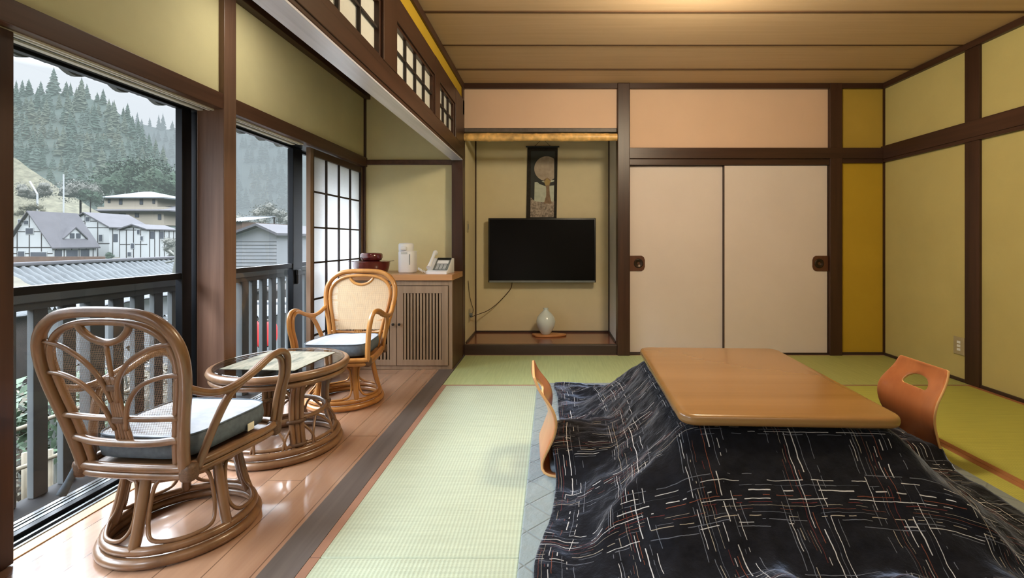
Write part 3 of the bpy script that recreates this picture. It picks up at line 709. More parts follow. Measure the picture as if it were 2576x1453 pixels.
# drape of the quilt: per axis, millimetre steps between neighbouring points of a 48 by 41 grid
DRAPE = [
[-66, 48, 48, 48, 47, 46, 47, 46, 47, 48, 48, 48, 47, 41, 34, 42, 42, 36, 43, 48, 41, 32, 36, 45, 35, 26, 36, 45, 47, 46, 44, 44, 47, 47, 47, 47, 48, 47, 47, 47, 47,
0, 0, -1, -1, 0, 0, 0, 1, 1, -1, 0, 0, -1, -5, 2, 3, 5, 0, -4, 0, -2, 1, 4, 3, 3, 6, -2, 1, -3, -3, 1, -1, -3, 0, 0, 0, 0, 0, 0, 0, 0,
3, -1, 0, -1, -1, 0, -1, 0, -1, 0, 0, 0, 0, 0, 0, 1, 0, 1, -1, 0, 2, 2, 3, 0, 2, 2, 7, -1, -6, -1, 2, -3, -4, -1, 0, 1, -1, 1, 0, 1, 0,
5, 0, 1, 0, -2, -2, 0, -2, -1, -1, -1, -1, 1, 4, 0, -2, -2, 1, 4, -1, 3, 4, -1, -2, 1, 7, 5, -1, -4, 0, 0, -2, -3, -1, 1, -1, 1, 0, 0, -1, 1,
3, 1, 0, 1, 2, -1, -1, -3, -2, -2, -2, -1, -2, 4, 3, -1, -3, 4, 3, -2, 1, 5, 1, -2, 3, 3, 0, 1, 2, 0, -2, -2, 1, 2, -1, 0, 0, -1, 0, 1, -1,
1, -1, 0, 0, 2, 1, -1, -2, -3, 1, -1, -2, -1, 0, 4, 1, 2, 2, -1, 0, 0, 1, 1, 1, 1, 1, -2, 0, 6, 0, -5, 2, 6, 0, -2, -1, -1, -1, 0, -1, 0,
-1, 0, -1, 0, -1, 0, -2, 0, 2, -1, -1, 1, 0, 0, 2, 1, 0, 1, 1, 0, 0, 1, 1, 0, 0, 0, 1, 0, 2, 1, 0, 5, -1, -3, -3, -2, 0, 0, -4, -2, 0,
2, -1, 0, -1, -2, -2, 0, 1, -1, -1, 1, 0, 0, 1, 0, 1, 1, 1, 0, 1, 0, 0, 0, 1, 1, 0, 1, 0, 1, 1, 1, -1, -7, -6, 3, -2, -1, -5, -5, 3, 0,
8, 0, -1, 1, -7, -8, 1, 3, -1, 0, 0, -1, 2, 0, 1, 0, 1, 0, 1, 0, 1, 0, 1, 0, 0, 1, 0, 0, 1, -3, -2, -6, -9, 3, -2, -1, -3, 1, 7, -1, 1,
13, 1, 1, 0, 1, -16, -7, 2, 4, -2, -1, 1, -1, 1, 1, 0, 1, 0, 0, 1, 0, 1, 0, 0, 1, 0, 0, 1, -3, -2, -1, -9, 10, 0, -3, -2, -1, 3, 2, 1, 0,
12, 0, 0, -2, 2, 9, -18, -8, 2, 4, -2, -1, 0, 0, 0, 1, 0, 1, 0, 0, 1, -1, 1, 1, -1, 1, 0, 0, -2, 2, -8, 10, 3, -1, -1, 0, -2, 0, 0, 0, 0,
8, 0, 0, -1, -2, 12, 8, -17, -9, 2, 1, -3, 0, 0, 0, 0, 0, 1, 1, 0, 0, 1, 0, 0, 1, 0, 0, -1, 2, -5, 7, 1, -1, -2, 0, 0, 0, -1, 0, 0, -1,
7, 0, 0, -2, 1, -1, 12, 8, -11, -10, 1, -4, -2, 0, 1, 0, 1, -1, 0, 1, 0, 1, 0, 1, 0, 0, 2, 1, -1, 0, -1, -1, -3, 0, -1, 0, 0, -1, 0, 0, 1,
5, 1, 0, 0, 0, 0, 0, 8, 8, -4, -7, -3, -9, 0, 1, 1, -1, 1, 1, -1, 1, 0, 0, 0, 1, 1, 0, 2, -6, -2, -1, -1, 0, -1, 1, 0, 0, -1, 1, 0, -1,
6, -1, 0, 0, 0, 0, 0, 0, 1, 3, -2, -1, -3, 1, -1, 0, 0, 0, -1, 1, -1, 0, 0, 0, -1, 0, -1, 0, -2, -1, 0, 0, 0, 1, -1, 0, 0, 0, -1, 0, 1,
4, 0, 0, 0, 0, 0, 0, 0, 0, -1, 1, -1, 0, 0, -1, 0, 0, 0, 0, 0, 0, 0, 0, 0, 0, -1, 1, -1, -1, 1, -1, 0, 0, -1, 0, 0, 0, 0, 0, -1, 0,
3, 1, 0, 0, -1, 0, 0, 0, 0, 0, -1, 0, 0, 0, 1, -1, 0, 0, 0, 0, 0, 0, 0, 0, 0, 1, -1, 0, 0, -1, 1, -1, 0, 0, 0, 0, -1, 0, 0, 1, -1,
1, -2, 0, 3, 2, 0, -1, 0, 0, 0, 0, -1, 0, 0, 0, 0, 1, -1, 0, 0, 0, 0, 0, 0, 0, 0, 0, 0, 0, 0, 0, 0, 0, 0, -1, 0, 1, 0, 0, -1, 1,
-5, 0, 0, 3, 4, 3, 0, -1, 0, 0, 0, -2, 0, 0, 0, 0, 0, 0, 1, -1, 0, 0, 0, 0, 0, 0, 0, 0, 0, 0, 0, 0, 0, 0, 1, -1, 0, 0, 0, 1, -1,
-6, -1, 0, -1, 2, 5, 6, 0, -1, -1, 0, -1, 1, -1, 0, 0, 0, 0, 0, 0, 1, -1, 0, 0, 0, 0, 0, 0, 0, 0, 0, 0, 0, 0, 0, 1, 0, 0, 0, 0, 0,
-4, -1, 0, 0, 0, 1, 4, 2, 0, 1, -1, 0, 0, 0, 0, 0, 0, 0, 0, 0, 0, 0, 1, -1, 0, 0, 0, 1, -1, 0, 0, 0, 1, 0, -1, 1, 0, 0, 0, 0, 1,
1, -2, 0, 0, 1, 0, 0, 1, 0, 0, 1, 0, 0, 1, -1, 0, 0, 0, 0, 0, 0, 0, 0, 0, 1, -1, 0, 0, 0, 0, 0, 0, -1, 0, 1, -1, 0, 1, 0, 0, 0,
1, -1, 1, 0, -1, 1, 0, 0, 1, 0, 0, 0, 0, 0, 0, 1, -1, 0, 0, 0, 0, 0, 0, 0, 0, 0, 1, -1, 0, 0, -1, 0, 0, -1, 0, 0, 2, 3, 0, 0, -1,
2, 0, 0, 0, 0, -1, 1, 0, 0, -1, 0, 2, -1, 0, 0, 0, 0, 1, -1, 0, 0, 0, 0, 0, 0, 0, 0, 0, 0, -1, 1, -1, 0, 0, -1, 2, 5, 1, 0, -1, 0,
1, 2, -1, 0, 1, 0, -1, 0, 0, 1, 0, -1, 0, 0, 0, 0, 0, 0, 0, 1, -1, 0, 0, 0, 0, 0, 0, 0, 0, 0, 0, 0, 0, 0, 1, 1, 0, 0, 1, 0, -1,
2, 1, 1, 0, -1, 0, 0, 0, 0, -1, 0, -1, 1, 0, 0, 0, 0, 0, 0, 0, 0, 1, -1, 0, 0, 0, 0, 0, 0, 1, -1, 1, -1, 0, 0, 0, 1, 0, -1, 1, -5,
5, 1, -1, 0, 0, -1, 0, -1, 0, 0, 0, -1, 0, 0, 0, 0, 0, 0, 0, 0, 0, 0, 0, 1, -1, 0, 0, 0, 0, 0, 0, 0, 0, 1, -1, 0, 0, 0, 0, 0, -3,
8, 1, 0, 0, -1, 0, -4, -2, -1, 1, 0, 0, 1, -1, 1, -1, 1, -1, 0, 0, 0, 0, 0, 0, 0, 1, -1, 0, 0, 0, 0, 0, 0, -1, 1, 0, -1, 1, 0, 0, -1,
9, 1, 0, 0, -1, -5, -5, 1, 0, 0, 0, 3, -2, 1, 0, 0, 0, 0, 1, -1, 0, 0, 0, 0, 0, 0, 0, 0, 0, 0, 0, 0, 0, 0, 0, -1, 1, -1, 1, -1, 4,
7, 1, 0, -2, -4, -3, 0, 0, 1, 1, 0, 1, 0, 0, 0, 0, 0, 0, 0, 0, 1, -1, 0, 0, 0, 0, 0, 0, 1, -1, 0, 0, 0, 0, -1, 1, -1, 0, 0, 0, 5,
4, 0, 0, -3, -1, 1, 0, 0, 0, 0, 0, 2, -1, 0, 0, 0, 0, 0, 0, 0, 0, 0, 1, -1, 0, 0, 0, 0, 0, 0, 1, -1, 1, 0, 0, -3, -2, 1, -1, 0, 0,
1, -1, 1, 0, 0, 0, 0, 0, 0, 0, 1, -1, 1, 0, 0, 0, 0, 0, 0, 0, 0, 0, 0, 0, 1, -1, 0, 1, 0, 0, 0, 1, 0, 1, 0, 0, -5, -4, 0, 1, 1,
0, 1, -1, 0, 0, 0, 1, 0, 0, 0, 0, 1, 0, 0, 0, 1, -1, 0, 0, 0, 0, 0, 0, 0, 0, 0, 1, -1, 0, 2, -1, 1, 0, 0, 1, 0, 0, -2, 0, -1, 1,
-1, 0, 0, 1, 0, 0, -1, 1, 0, 0, 0, 1, 1, 0, 0, 0, 0, 1, -1, 1, -1, 1, -1, 1, -1, 1, -1, 1, 1, -1, 2, -1, 1, 0, 0, 0, 0, 0, 0, 1, -1,
-2, -1, 1, 0, 0, 0, 0, -1, 1, 0, 0, 1, 3, 0, 0, 0, 1, 0, 0, 0, 0, 0, 1, -1, 1, 0, 1, 0, 1, 1, -1, 1, -1, 0, 0, 0, 0, 0, 0, 0, 0,
-3, 1, -1, 0, 0, 0, 0, 0, -1, 1, 0, 2, 7, 0, -1, -1, 0, -1, 0, 0, 0, -1, 0, 0, -1, 0, -1, -1, 8, -1, 0, 1, 0, 0, 0, 0, 0, 0, 1, -1, 0,
-1, -1, 0, 1, 0, 0, 1, 1, 2, 0, -1, 2, 3, -2, 0, 0, -2, 0, 0, -1, 0, 0, -1, 0, 0, -1, 0, 0, 2, 6, -6, -2, 2, 1, 1, 0, 1, 1, 0, 0, 0,
-1, 0, 0, 2, 1, 1, 0, 2, -1, -7, 3, 5, -1, 1, -1, -1, 1, 0, -1, 0, 0, -1, 0, 0, 0, -1, 0, 0, 0, 5, 6, -12, -2, 2, 0, 1, 1, 2, -1, 0, 0,
0, 0, 1, 1, 2, 1, 2, -3, -12, 5, 7, -1, 1, -1, 0, 1, -1, -1, 1, -1, 0, 0, 0, -1, 0, 0, 0, -1, 2, -2, 9, 8, -17, -3, 2, 1, 0, 1, 0, 0, 0,
2, 1, -1, 1, 2, 1, -3, -17, 8, 9, -2, 2, 0, 1, -1, -1, 1, 0, -1, 0, -1, 1, -1, 0, 0, 0, -1, 1, -1, 4, -4, 11, 9, -18, -1, 1, 2, 0, 0, 0, 0,
1, 0, 1, -1, 2, -1, -19, 11, 10, -3, 3, 0, -1, 0, 0, 0, -1, 0, 0, 0, 0, -1, 0, 0, -1, 0, 1, -1, 0, 0, 5, -3, 13, 6, -10, 4, 1, -1, -2, -1, 0,
-2, 0, 0, 0, -1, -14, 11, 9, -4, 4, 0, -1, 1, -1, 0, 0, 0, -1, 0, 0, 0, -1, 0, 0, 0, 0, -1, 0, 0, 0, 0, 5, -1, 16, 4, -1, 0, 0, 0, -2, -1,
-4, 0, 0, 0, -9, 5, 9, -5, 6, 0, -1, 1, 0, 0, 0, -1, 0, 0, 0, -1, 0, 0, 0, 0, -1, 0, 0, -1, 0, 0, 0, 0, 2, 3, 9, 1, 0, 1, 1, 2, -1,
-6, 0, -1, -4, 0, 8, -7, 10, 1, 0, 1, 0, 0, 0, 0, 0, -1, 0, -1, 1, -1, 0, 0, -1, 0, -1, 0, 0, -1, -1, 0, 0, 2, 0, 3, 0, 1, 0, 0, 1, 2,
-8, -1, -1, -1, 5, -3, 11, 1, 0, 0, 0, 0, -1, 0, -1, 0, 0, 0, 0, -1, 0, 0, -1, 0, 0, 0, -1, 0, -1, 0, 0, 0, 0, 0, 0, 1, 0, 1, 0, 0, 0,
-5, 0, 0, 2, 1, 6, 1, -1, 0, 0, 0, -1, 0, -1, 1, -1, 0, 0, -1, 0, 0, 0, -1, 0, 0, 0, -1, 0, 1, -1, 0, -1, -1, 0, 1, -1, 1, 0, 1, 1, 0,
1, 0, 1, 2, 2, 0, -1, -1, -1, 0, 0, 0, 0, 0, -1, 1, -1, 0, 0, 0, 0, -1, 1, -1, 0, 0, 0, 0, 0, 0, 0, 0, -2, -1, -1, 1, 1, 1, 0, 0, 0,
3, 0, 2, 2, 0, 0, -2, -2, -1, 0, 1, 1, 0, 0, 0, -1, 0, 0, 0, -1, 0, 0, 0, 0, -1, 0, 0, 0, -1, 1, 0, 0, -1, -1, 0, 2, 0, 0, 0, 0, 0],
[1120, -2, -1, 2, 7, 8, 5, -1, -4, -3, -1, 3, 5, 5, 1, 0, 1, 0, -2, -2, 1, 2, 1, -3, -4, -4, -5, -7, -6, -4, -10, -14, -9, -6, -5, -2, -3, -3, -6, -6, -5,
48, 0, -1, 0, 1, 0, 0, 0, 0, 0, 0, 0, -1, -3, 1, 0, 0, -1, 2, 1, -1, 1, 1, 0, -1, -1, 0, 0, -1, -5, 1, 5, 1, 1, 0, 0, 1, -1, 0, 0, 0,
49, -1, 0, -1, 0, 1, 0, 0, 0, -1, 1, -1, 0, 1, -1, 1, 0, 0, -1, 0, 0, 0, -1, 0, -1, 0, 0, -2, -5, -3, 0, 5, 6, 1, 1, -1, 1, -1, 1, 0, 0,
47, 1, -1, -2, 0, 2, 0, -1, -1, 3, 0, 0, 0, -2, -1, -1, -1, 2, 2, 1, -3, -5, -3, 0, 4, 3, 0, -2, -1, 0, 1, 2, 1, 2, 0, 0, 0, 1, -1, 0, 0,
48, -1, 0, -1, -2, 2, 1, -2, -2, 2, 0, -1, 1, 3, -1, -2, 1, 1, -2, -1, 2, -1, -3, 2, 2, -1, -1, 2, -1, 0, 1, -1, 0, -1, 0, 2, 0, 0, -1, 1, 0,
48, 0, -1, 0, -1, -1, 2, -1, 1, -4, -2, 0, 0, 1, 5, 1, -2, -4, -2, 0, 1, 2, 3, -1, -3, -2, 1, 3, 3, -2, -1, 1, -1, 1, -3, -3, 2, 4, 0, 0, 3,
48, -1, 0, 0, -1, 0, -2, 1, 0, -4, -2, 1, 0, 0, 0, 1, -2, 0, 0, 0, -1, 0, 1, 0, 0, 0, 0, 1, 3, 5, -1, -5, -1, 2, 0, -1, 0, -1, 2, 3, 2,
48, 0, -1, -1, -1, 0, -1, 0, -2, -2, 0, -2, 0, 0, -1, 1, 0, 0, 0, 0, 0, 0, -1, 0, 0, 1, 0, 0, 1, 2, -9, -7, 9, 8, 4, 1, 0, -4, -2, 3, 2,
48, -1, 0, -1, -6, -8, 8, 3, -1, -1, -3, 0, 0, 0, -1, -1, 1, 0, 0, 0, 0, -1, 1, 0, 0, 0, 1, -1, 1, -13, -4, 16, 3, -2, 2, -1, -3, 3, 5, 0, 0,
47, -2, 0, 0, -2, -5, -13, 10, 7, -2, -1, -2, 0, -1, 0, 0, 0, 0, 1, -1, -1, 1, -1, 0, 0, 1, 0, 1, -10, -4, 19, 3, -2, -2, 2, 1, -1, 2, 2, -1, -2,
45, 1, 0, -1, -1, -3, 0, -12, 5, 7, -2, -2, -1, 0, 0, -1, 0, 0, 0, 0, 0, 0, 0, 0, 0, 0, 1, -3, -6, 15, 5, -2, -2, 0, 1, 2, 1, 0, -1, -1, 1,
46, 0, 0, 0, 0, -4, -3, 4, -8, 3, 1, -1, -2, 0, -1, 0, 0, 0, -1, 1, 0, -1, 0, 0, 1, 0, 0, -3, 9, 7, -3, -1, 0, 1, 0, 0, 1, 0, 0, 0, 0,
47, 1, 0, -1, -1, 0, -4, -4, 5, -3, 1, -3, -3, -1, -1, -1, 0, 0, 1, -1, 0, 1, 0, -1, 0, 1, 0, 4, 6, 1, 1, 1, 0, -1, 0, 1, 1, -1, 0, 1, 0,
47, 0, 0, 0, -1, 1, 0, -3, -4, 2, 2, 0, -5, -5, -1, 1, 0, -1, 0, 0, 0, -1, 0, 1, 0, 0, 0, 4, 7, 2, 1, 0, -1, 0, -1, 1, 0, 0, 0, 0, 0,
47, 0, 0, 0, 0, -1, 0, 1, 0, -1, 0, 1, 1, 1, -1, -1, 0, 1, 0, 0, 0, 0, 0, 0, -1, 0, 1, 0, 0, 0, 0, -1, -1, -1, 1, 0, 0, 1, 0, -1, 0,
47, 1, 0, -1, 0, -1, 0, 0, 0, 0, 1, 1, 1, -1, 0, 0, 0, 0, 0, 0, 0, 0, 0, 0, 1, -1, 0, 1, -1, 0, -1, 0, 0, 0, -1, 0, 0, 0, 0, 1, -1,
47, 1, 1, -1, -1, 0, -1, 0, 0, 1, 0, 1, 0, 0, 0, 0, 0, 0, 0, 0, 0, 0, 0, 0, 0, 0, 0, 0, 0, -1, 1, 0, -1, -1, 0, 0, 1, 0, 0, -1, 0,
47, 0, -1, 1, -1, 0, 0, 1, 0, -1, 1, 1, 0, 0, 0, 0, 0, 0, 0, 0, 0, 0, 0, 0, 0, 1, -1, 0, 0, 0, 0, -1, 0, -1, 0, 1, -1, 0, 0, 1, -1,
33, 1, 3, 6, 3, 0, 0, 0, 0, 1, 0, 1, 1, -1, 0, 0, 0, 0, 0, 0, 0, 0, 0, 0, 0, 0, 0, 0, 0, 0, -1, 0, 0, 0, -1, 0, 0, 1, 0, -1, 0,
26, -3, 2, 1, 8, 8, 4, 0, 1, 0, 1, -1, 1, 0, 0, 0, 0, 0, 0, 0, 0, 0, 0, 0, 0, 0, 1, -1, 0, 0, 0, 0, -2, 0, 0, 0, 1, 0, 0, 0, -1,
42, 1, -2, 0, 0, 2, 2, 1, 1, 0, 0, 1, 0, 0, 0, 0, 0, 0, 0, 0, 0, 0, 0, 0, 0, 0, 0, 1, -1, 0, 0, -1, 0, -1, 0, 0, 0, 1, 0, 0, -1,
48, 1, 0, 0, -2, -1, 0, 1, -1, 1, 1, 0, 0, 1, -1, 0, 0, 0, 0, 0, 0, 0, 0, 0, 0, 0, 0, 0, 0, 0, -1, 0, 0, 0, 0, -1, 0, 1, 1, -1, 0,
48, 1, 0, -2, 0, -1, 0, 0, 1, 0, 0, 1, 0, 0, 1, -1, 0, 0, 0, 0, 0, 0, 0, 0, 0, 0, 0, 0, 0, -1, 1, -1, 0, -1, 0, -1, 0, -4, -1, 1, 0,
49, -1, 0, 0, -1, -1, 0, 0, 1, 0, 0, 1, 0, 0, 0, 0, 0, 0, 0, 0, 0, 0, 0, 0, 0, 0, 0, 0, 0, 0, -1, 1, -1, 0, -1, -1, -6, -5, -3, -1, 3,
48, 1, -1, 0, -1, -1, -1, 1, 0, 1, 1, -1, 1, 0, 0, 1, -1, 0, 0, 0, 0, 0, 0, 0, 0, 0, 0, 0, 0, 0, 0, -1, 0, 0, -1, 0, 0, 1, 0, 0, -2,
49, -1, 0, -1, -1, 0, 0, 0, 1, 0, 0, 1, 0, 0, 0, 0, 0, 0, 0, 0, 0, 0, 0, 0, 0, 0, 0, 0, 0, 0, -1, 0, 0, -1, 0, -1, 2, 0, 1, -1, -1,
48, 1, 0, -1, 0, -3, 1, 0, 0, 1, 1, 0, 0, 0, 0, 0, 1, -1, 0, 0, 0, 0, 0, 0, 0, 0, 0, 0, 0, -1, 1, -1, 0, 0, -1, 0, 0, 1, 0, 0, 0,
36, 0, 2, 1, 1, 3, 2, 2, 0, 0, 0, 1, 0, 0, 0, 0, 0, 0, 0, 0, 0, 0, 0, 0, 0, 0, 0, 0, 0, 0, -1, 1, -1, -1, 0, 0, 0, 1, 0, 0, 0,
22, 0, 2, 2, 7, 9, 4, 0, 1, 0, 1, 0, 0, 0, 0, 0, 0, 1, -1, 0, 0, 0, 0, 0, 0, 0, 0, 0, 0, 0, 0, -1, 0, 0, 0, -1, 0, 1, 0, 0, -1,
37, 0, 1, 5, 3, 0, 0, 0, 1, 0, 0, 0, 1, 0, 0, 0, 0, 0, 0, 0, 0, 0, 0, 0, 0, 0, 0, 0, 0, -1, 0, 0, 0, 0, -1, 0, 0, 1, 1, -1, -2,
47, 1, 0, 0, -1, -1, 0, 1, -1, 2, -1, 1, 0, 0, 0, 0, 0, 0, 1, -1, 0, 0, 0, 0, 0, 0, 0, 0, 0, 0, 0, -1, 0, -1, 0, -1, -1, 0, 0, 1, -2,
48, 1, -1, 0, -1, 0, -1, 0, 1, 0, 1, 0, 0, 0, 0, 0, 0, 0, 0, 0, 0, 0, 0, 0, 0, 0, 0, 0, -1, 1, -1, 1, -2, 1, -1, -1, -4, -8, -3, 0, 6,
47, 1, 0, 0, -1, -1, 0, 1, 0, 0, 0, 1, 1, -1, 0, 0, 0, 0, 0, 1, -1, 0, 0, 0, 0, 0, 0, 0, 0, -1, 0, 0, 0, -1, 0, 0, 0, 0, -1, 0, -1,
48, 0, 0, -1, 0, 0, -1, 0, 0, 1, 1, 0, 0, 1, -1, 0, 0, 0, 0, 0, 1, 0, -1, 0, 0, 0, 0, 0, 0, 0, 0, -1, 0, 0, -1, -1, 1, 1, 0, -1, 0,
47, 0, 1, 0, -1, -1, 0, 0, 1, 0, 0, 0, 1, 0, 0, 0, 0, 0, -1, 0, 0, 0, 1, 0, 0, 0, 0, 1, -2, -1, 0, 0, 1, -1, 0, 0, -1, 1, 1, 0, -2,
48, 0, 0, -1, 0, 0, -1, 0, 0, 0, 0, -1, -7, -4, -1, 0, 0, 0, 1, 0, -1, 0, 0, 0, 0, 0, 1, 4, 7, 1, 0, 1, -1, 0, 0, 0, 0, 0, 0, 0, 0,
48, 0, -1, 1, -1, -1, 0, 0, 0, -1, 0, -2, -8, -2, 1, -1, 0, 0, 0, 0, 1, -1, 0, 0, 1, 0, -1, 0, 10, 3, 0, -1, 1, 0, 0, -1, 1, 1, 0, -1, 1,
47, 0, 1, -1, 0, -1, -1, -1, 0, 3, -1, -12, 0, 2, -1, 0, 0, -1, 0, 0, 0, 1, 0, 0, -1, 1, 0, -2, 0, 12, 0, 1, -1, 1, 0, 0, 0, 0, 0, 1, -1,
48, 0, -1, 0, 0, -2, -1, 0, 2, -1, -11, -3, 5, 0, -1, 0, 0, 1, 0, 0, 0, 0, 0, 0, 0, -1, 1, 0, -10, 5, 14, -1, 2, -1, 0, 0, 0, 1, 1, -1, 0,
47, 0, 1, 0, -2, -2, 0, 0, 1, -13, -7, 11, 1, -1, 1, 0, -1, 0, 0, 0, 0, 0, 0, 0, 0, 1, 0, -1, -2, -16, 11, 15, -1, 1, 0, 1, 1, 1, 0, 0, -2,
47, 1, 0, -1, 0, -1, -4, 1, -14, -8, 14, 3, 0, 0, -1, 0, 0, 0, 0, 0, 0, 0, 0, 0, 0, 0, 0, 1, 0, -4, -19, 12, 14, 0, 1, 0, 1, 0, 2, 0, -2,
47, 0, 0, 2, -2, -6, 1, -13, -11, 17, 5, -1, -1, 0, 0, 0, 0, 0, 0, 0, 0, 0, 0, 0, 0, 0, 1, -1, 1, 1, -5, -19, 10, 13, 2, 1, -2, -1, 0, 3, 1,
47, 0, 1, -1, -4, -2, -9, -12, 17, 5, -2, -1, 1, 0, 0, -1, 0, 0, 0, 0, 0, 0, 0, 0, 1, -1, 0, 0, 0, 1, 1, -2, -10, 6, 8, 2, 0, -1, -2, 1, 2,
46, 1, 0, -2, -4, -2, -9, 12, 2, -2, 0, -1, 0, -1, 0, 0, 1, -1, 0, 0, 0, 0, 1, 0, -1, 1, -1, 1, -1, 0, 1, 4, 2, -1, 0, 1, 1, 0, -1, -1, 3,
47, 0, -1, -2, -1, -7, 9, 2, 0, 0, -1, -1, -2, 0, 0, 0, -1, 1, 0, 0, 0, 0, -1, 0, 1, 0, 0, 0, 1, 0, 2, 1, 1, -1, 0, 1, 0, 0, 1, -1, 1,
49, -2, 0, -2, -5, 6, 1, 1, 0, 0, 1, 0, 0, -1, 0, 0, 0, 0, 0, 0, 0, 0, 0, 0, -1, 0, 1, 0, 0, 0, -1, 1, 0, -1, 0, 0, 1, 0, 0, 0, 0,
48, 1, -2, -2, 3, 0, -1, 0, 1, 1, -1, 0, 0, 1, -1, 0, 0, 0, 0, 0, 0, 0, 0, 0, 1, 0, 0, -1, 0, 0, -1, -1, 2, 0, -1, 1, 0, 1, -1, 0, 0,
49, -1, -1, 0, 0, 0, 0, 1, 1, -1, 0, 0, 0, 0, 0, 0, 0, 0, 0, 0, 0, 0, 0, 1, -1, 0, 0, 1, -1, 0, 0, -1, -1, 1, 1, -1, 1, 0, 0, 0, 0],
[35, 0, 0, 0, 0, 0, 0, 0, 0, 0, 0, 0, 6, 23, 32, 16, -15, -31, -20, 3, 24, 35, 30, 3, -28, -39, -29, -10, 0, 0, 0, 0, 0, 0, 0, 0, 0, 0, 0, 0, 0,
0, 0, 0, 0, 0, 0, 0, 0, 0, 0, 0, 1, 7, 8, 1, 3, 0, -1, -8, -4, 5, 1, -1, -6, -3, 3, -4, 0, 11, 13, -3, -16, -7, 0, 0, 0, 0, 0, 0, 0, 0,
0, 0, 0, 2, -1, -1, 0, 0, 0, 0, 0, 0, 1, 2, 1, 0, 0, 0, -3, -3, -4, -2, -4, -2, 1, 3, 9, 14, 14, 7, -2, -9, -18, -5, 0, 0, 0, 0, 0, 0, 0,
0, 0, 0, 2, 7, -8, -1, 7, 4, -9, -1, 0, -7, -9, -5, -3, 1, 5, 10, 1, -11, -8, -6, 0, 6, 11, 16, 13, 7, 4, -5, -6, -7, -8, 0, 0, 0, 0, 0, 0, 0,
0, 0, 0, -4, -1, 12, -5, 12, 5, -5, 0, 3, -3, -16, -7, -5, -2, 14, 18, 3, -12, -20, -8, 3, 13, 16, 6, -11, -7, -4, -4, -1, 5, 5, 1, 2, -1, -2, 0, 0, 0,
0, 0, 0, 0, -5, -1, 9, 2, 1, 11, 7, 1, 1, -3, -16, -8, 13, 12, 3, 0, -1, -5, -10, 2, 9, 4, 0, -8, -18, -13, -7, 7, 12, 3, 12, 9, -5, -12, -3, -3, 0,
0, 0, 0, 0, 0, 1, 13, -1, -2, 12, 3, 1, 1, 0, -2, -1, 3, 0, 0, 0, 0, 0, -1, 0, 1, 0, 0, 0, -10, -15, 4, 12, -1, -7, 5, 4, 0, 3, -13, -9, -1,
0, 0, 0, 0, 4, 8, 3, -1, 7, 4, 1, 3, 0, 1, 0, -1, 0, 1, 0, 0, 0, -1, 1, 0, 0, 0, 0, -1, -2, -3, 10, 6, -10, -13, -16, 3, 1, -7, -8, 9, 1,
0, 0, 0, 1, 17, 14, -9, -5, 3, 3, 3, 2, 2, -1, 0, 1, 0, -1, 0, 0, 0, 1, -1, 0, 0, 1, 0, 0, 0, 8, 5, -18, -9, 5, -8, -30, -9, 6, 16, 3, 0,
0, 0, 0, 2, 2, 19, 15, -9, -8, 3, 3, 3, 1, 1, 0, -1, 0, 1, 0, 0, 0, -1, 1, -1, 1, -1, 1, 0, 6, 4, -22, -11, 11, 0, -16, -11, -5, 4, 8, 0, 0,
0, 0, 0, 9, 0, -9, 18, 18, -7, -6, 4, 4, 2, 0, -1, 0, 1, -1, 0, 0, 0, 0, 0, 1, -1, 1, 0, 2, 3, -18, -12, 9, 1, -4, -3, -2, -4, -4, -1, 0, 0,
0, 0, 2, 5, 1, -8, -7, 19, 20, -5, -1, 4, 4, 0, 0, 0, -1, 1, -1, 1, -1, 0, 0, -1, 1, 0, 0, 3, -14, -13, 8, 0, -4, -3, -2, -1, -2, -4, -1, 0, 0,
0, 0, 1, 3, 1, 0, -7, -7, 16, 17, -1, 6, 5, 2, -2, 0, 0, 0, 1, -1, 1, 0, -1, 1, 0, 0, 0, -5, -11, 0, -3, -3, -3, -2, -1, -2, 0, -4, -1, 0, 0,
0, 0, 1, 1, 1, 1, 0, -5, -7, 8, 12, 6, 13, 6, 0, -1, 0, 0, 0, 0, -1, 0, 0, 0, 0, 1, 1, -3, -15, -6, -3, -2, -1, -1, -2, 1, -1, -2, -2, 0, 0,
0, 0, 1, 1, 0, 0, 0, 0, 0, -1, 4, 0, 4, -4, 0, 0, 0, 0, 0, 0, 0, 0, 0, 0, 0, 0, 0, 0, -1, 1, 0, -1, 0, -1, 1, -1, 0, -1, -2, 0, 0,
0, 0, 1, 0, 0, 0, 0, 1, -1, 1, -1, 1, 0, -2, -1, 0, 0, 0, 0, 0, 0, 0, 0, 0, 0, 0, 1, 0, 1, 0, 1, 0, 0, 0, 0, 0, 0, -1, -1, 0, 0,
0, 1, 0, 0, 0, 0, 0, 0, 0, -1, 0, 1, 0, 0, -1, 0, 0, 0, 0, 0, 0, 0, 0, 0, 0, 0, 0, 0, 0, 1, 0, 0, 0, 0, 0, 0, -1, 1, -1, 0, 0,
8, 5, -1, -8, -2, -1, 0, 0, 0, 0, 0, 0, 1, -2, 0, 0, 0, 0, 0, 0, 0, 0, 0, 0, 0, 0, 0, 1, 0, -1, 0, 0, 0, 0, 0, 0, 1, -1, 0, 0, 0,
32, 2, -2, -11, -14, -4, -1, 0, 0, 0, 0, 0, -1, -1, 0, 0, 0, 0, 0, 0, 0, 0, 0, 0, 0, 0, 0, 0, 0, 0, 0, 0, 0, 0, 0, 0, -1, 1, 0, 0, 0,
40, 5, -2, -2, -8, -19, -11, -1, 0, -1, 0, 1, -2, 0, 0, 0, 0, 0, 0, 0, 0, 0, 0, 0, 0, 0, 0, -1, 1, 0, 0, 0, 0, 0, 0, -1, 1, 0, 0, 0, 0,
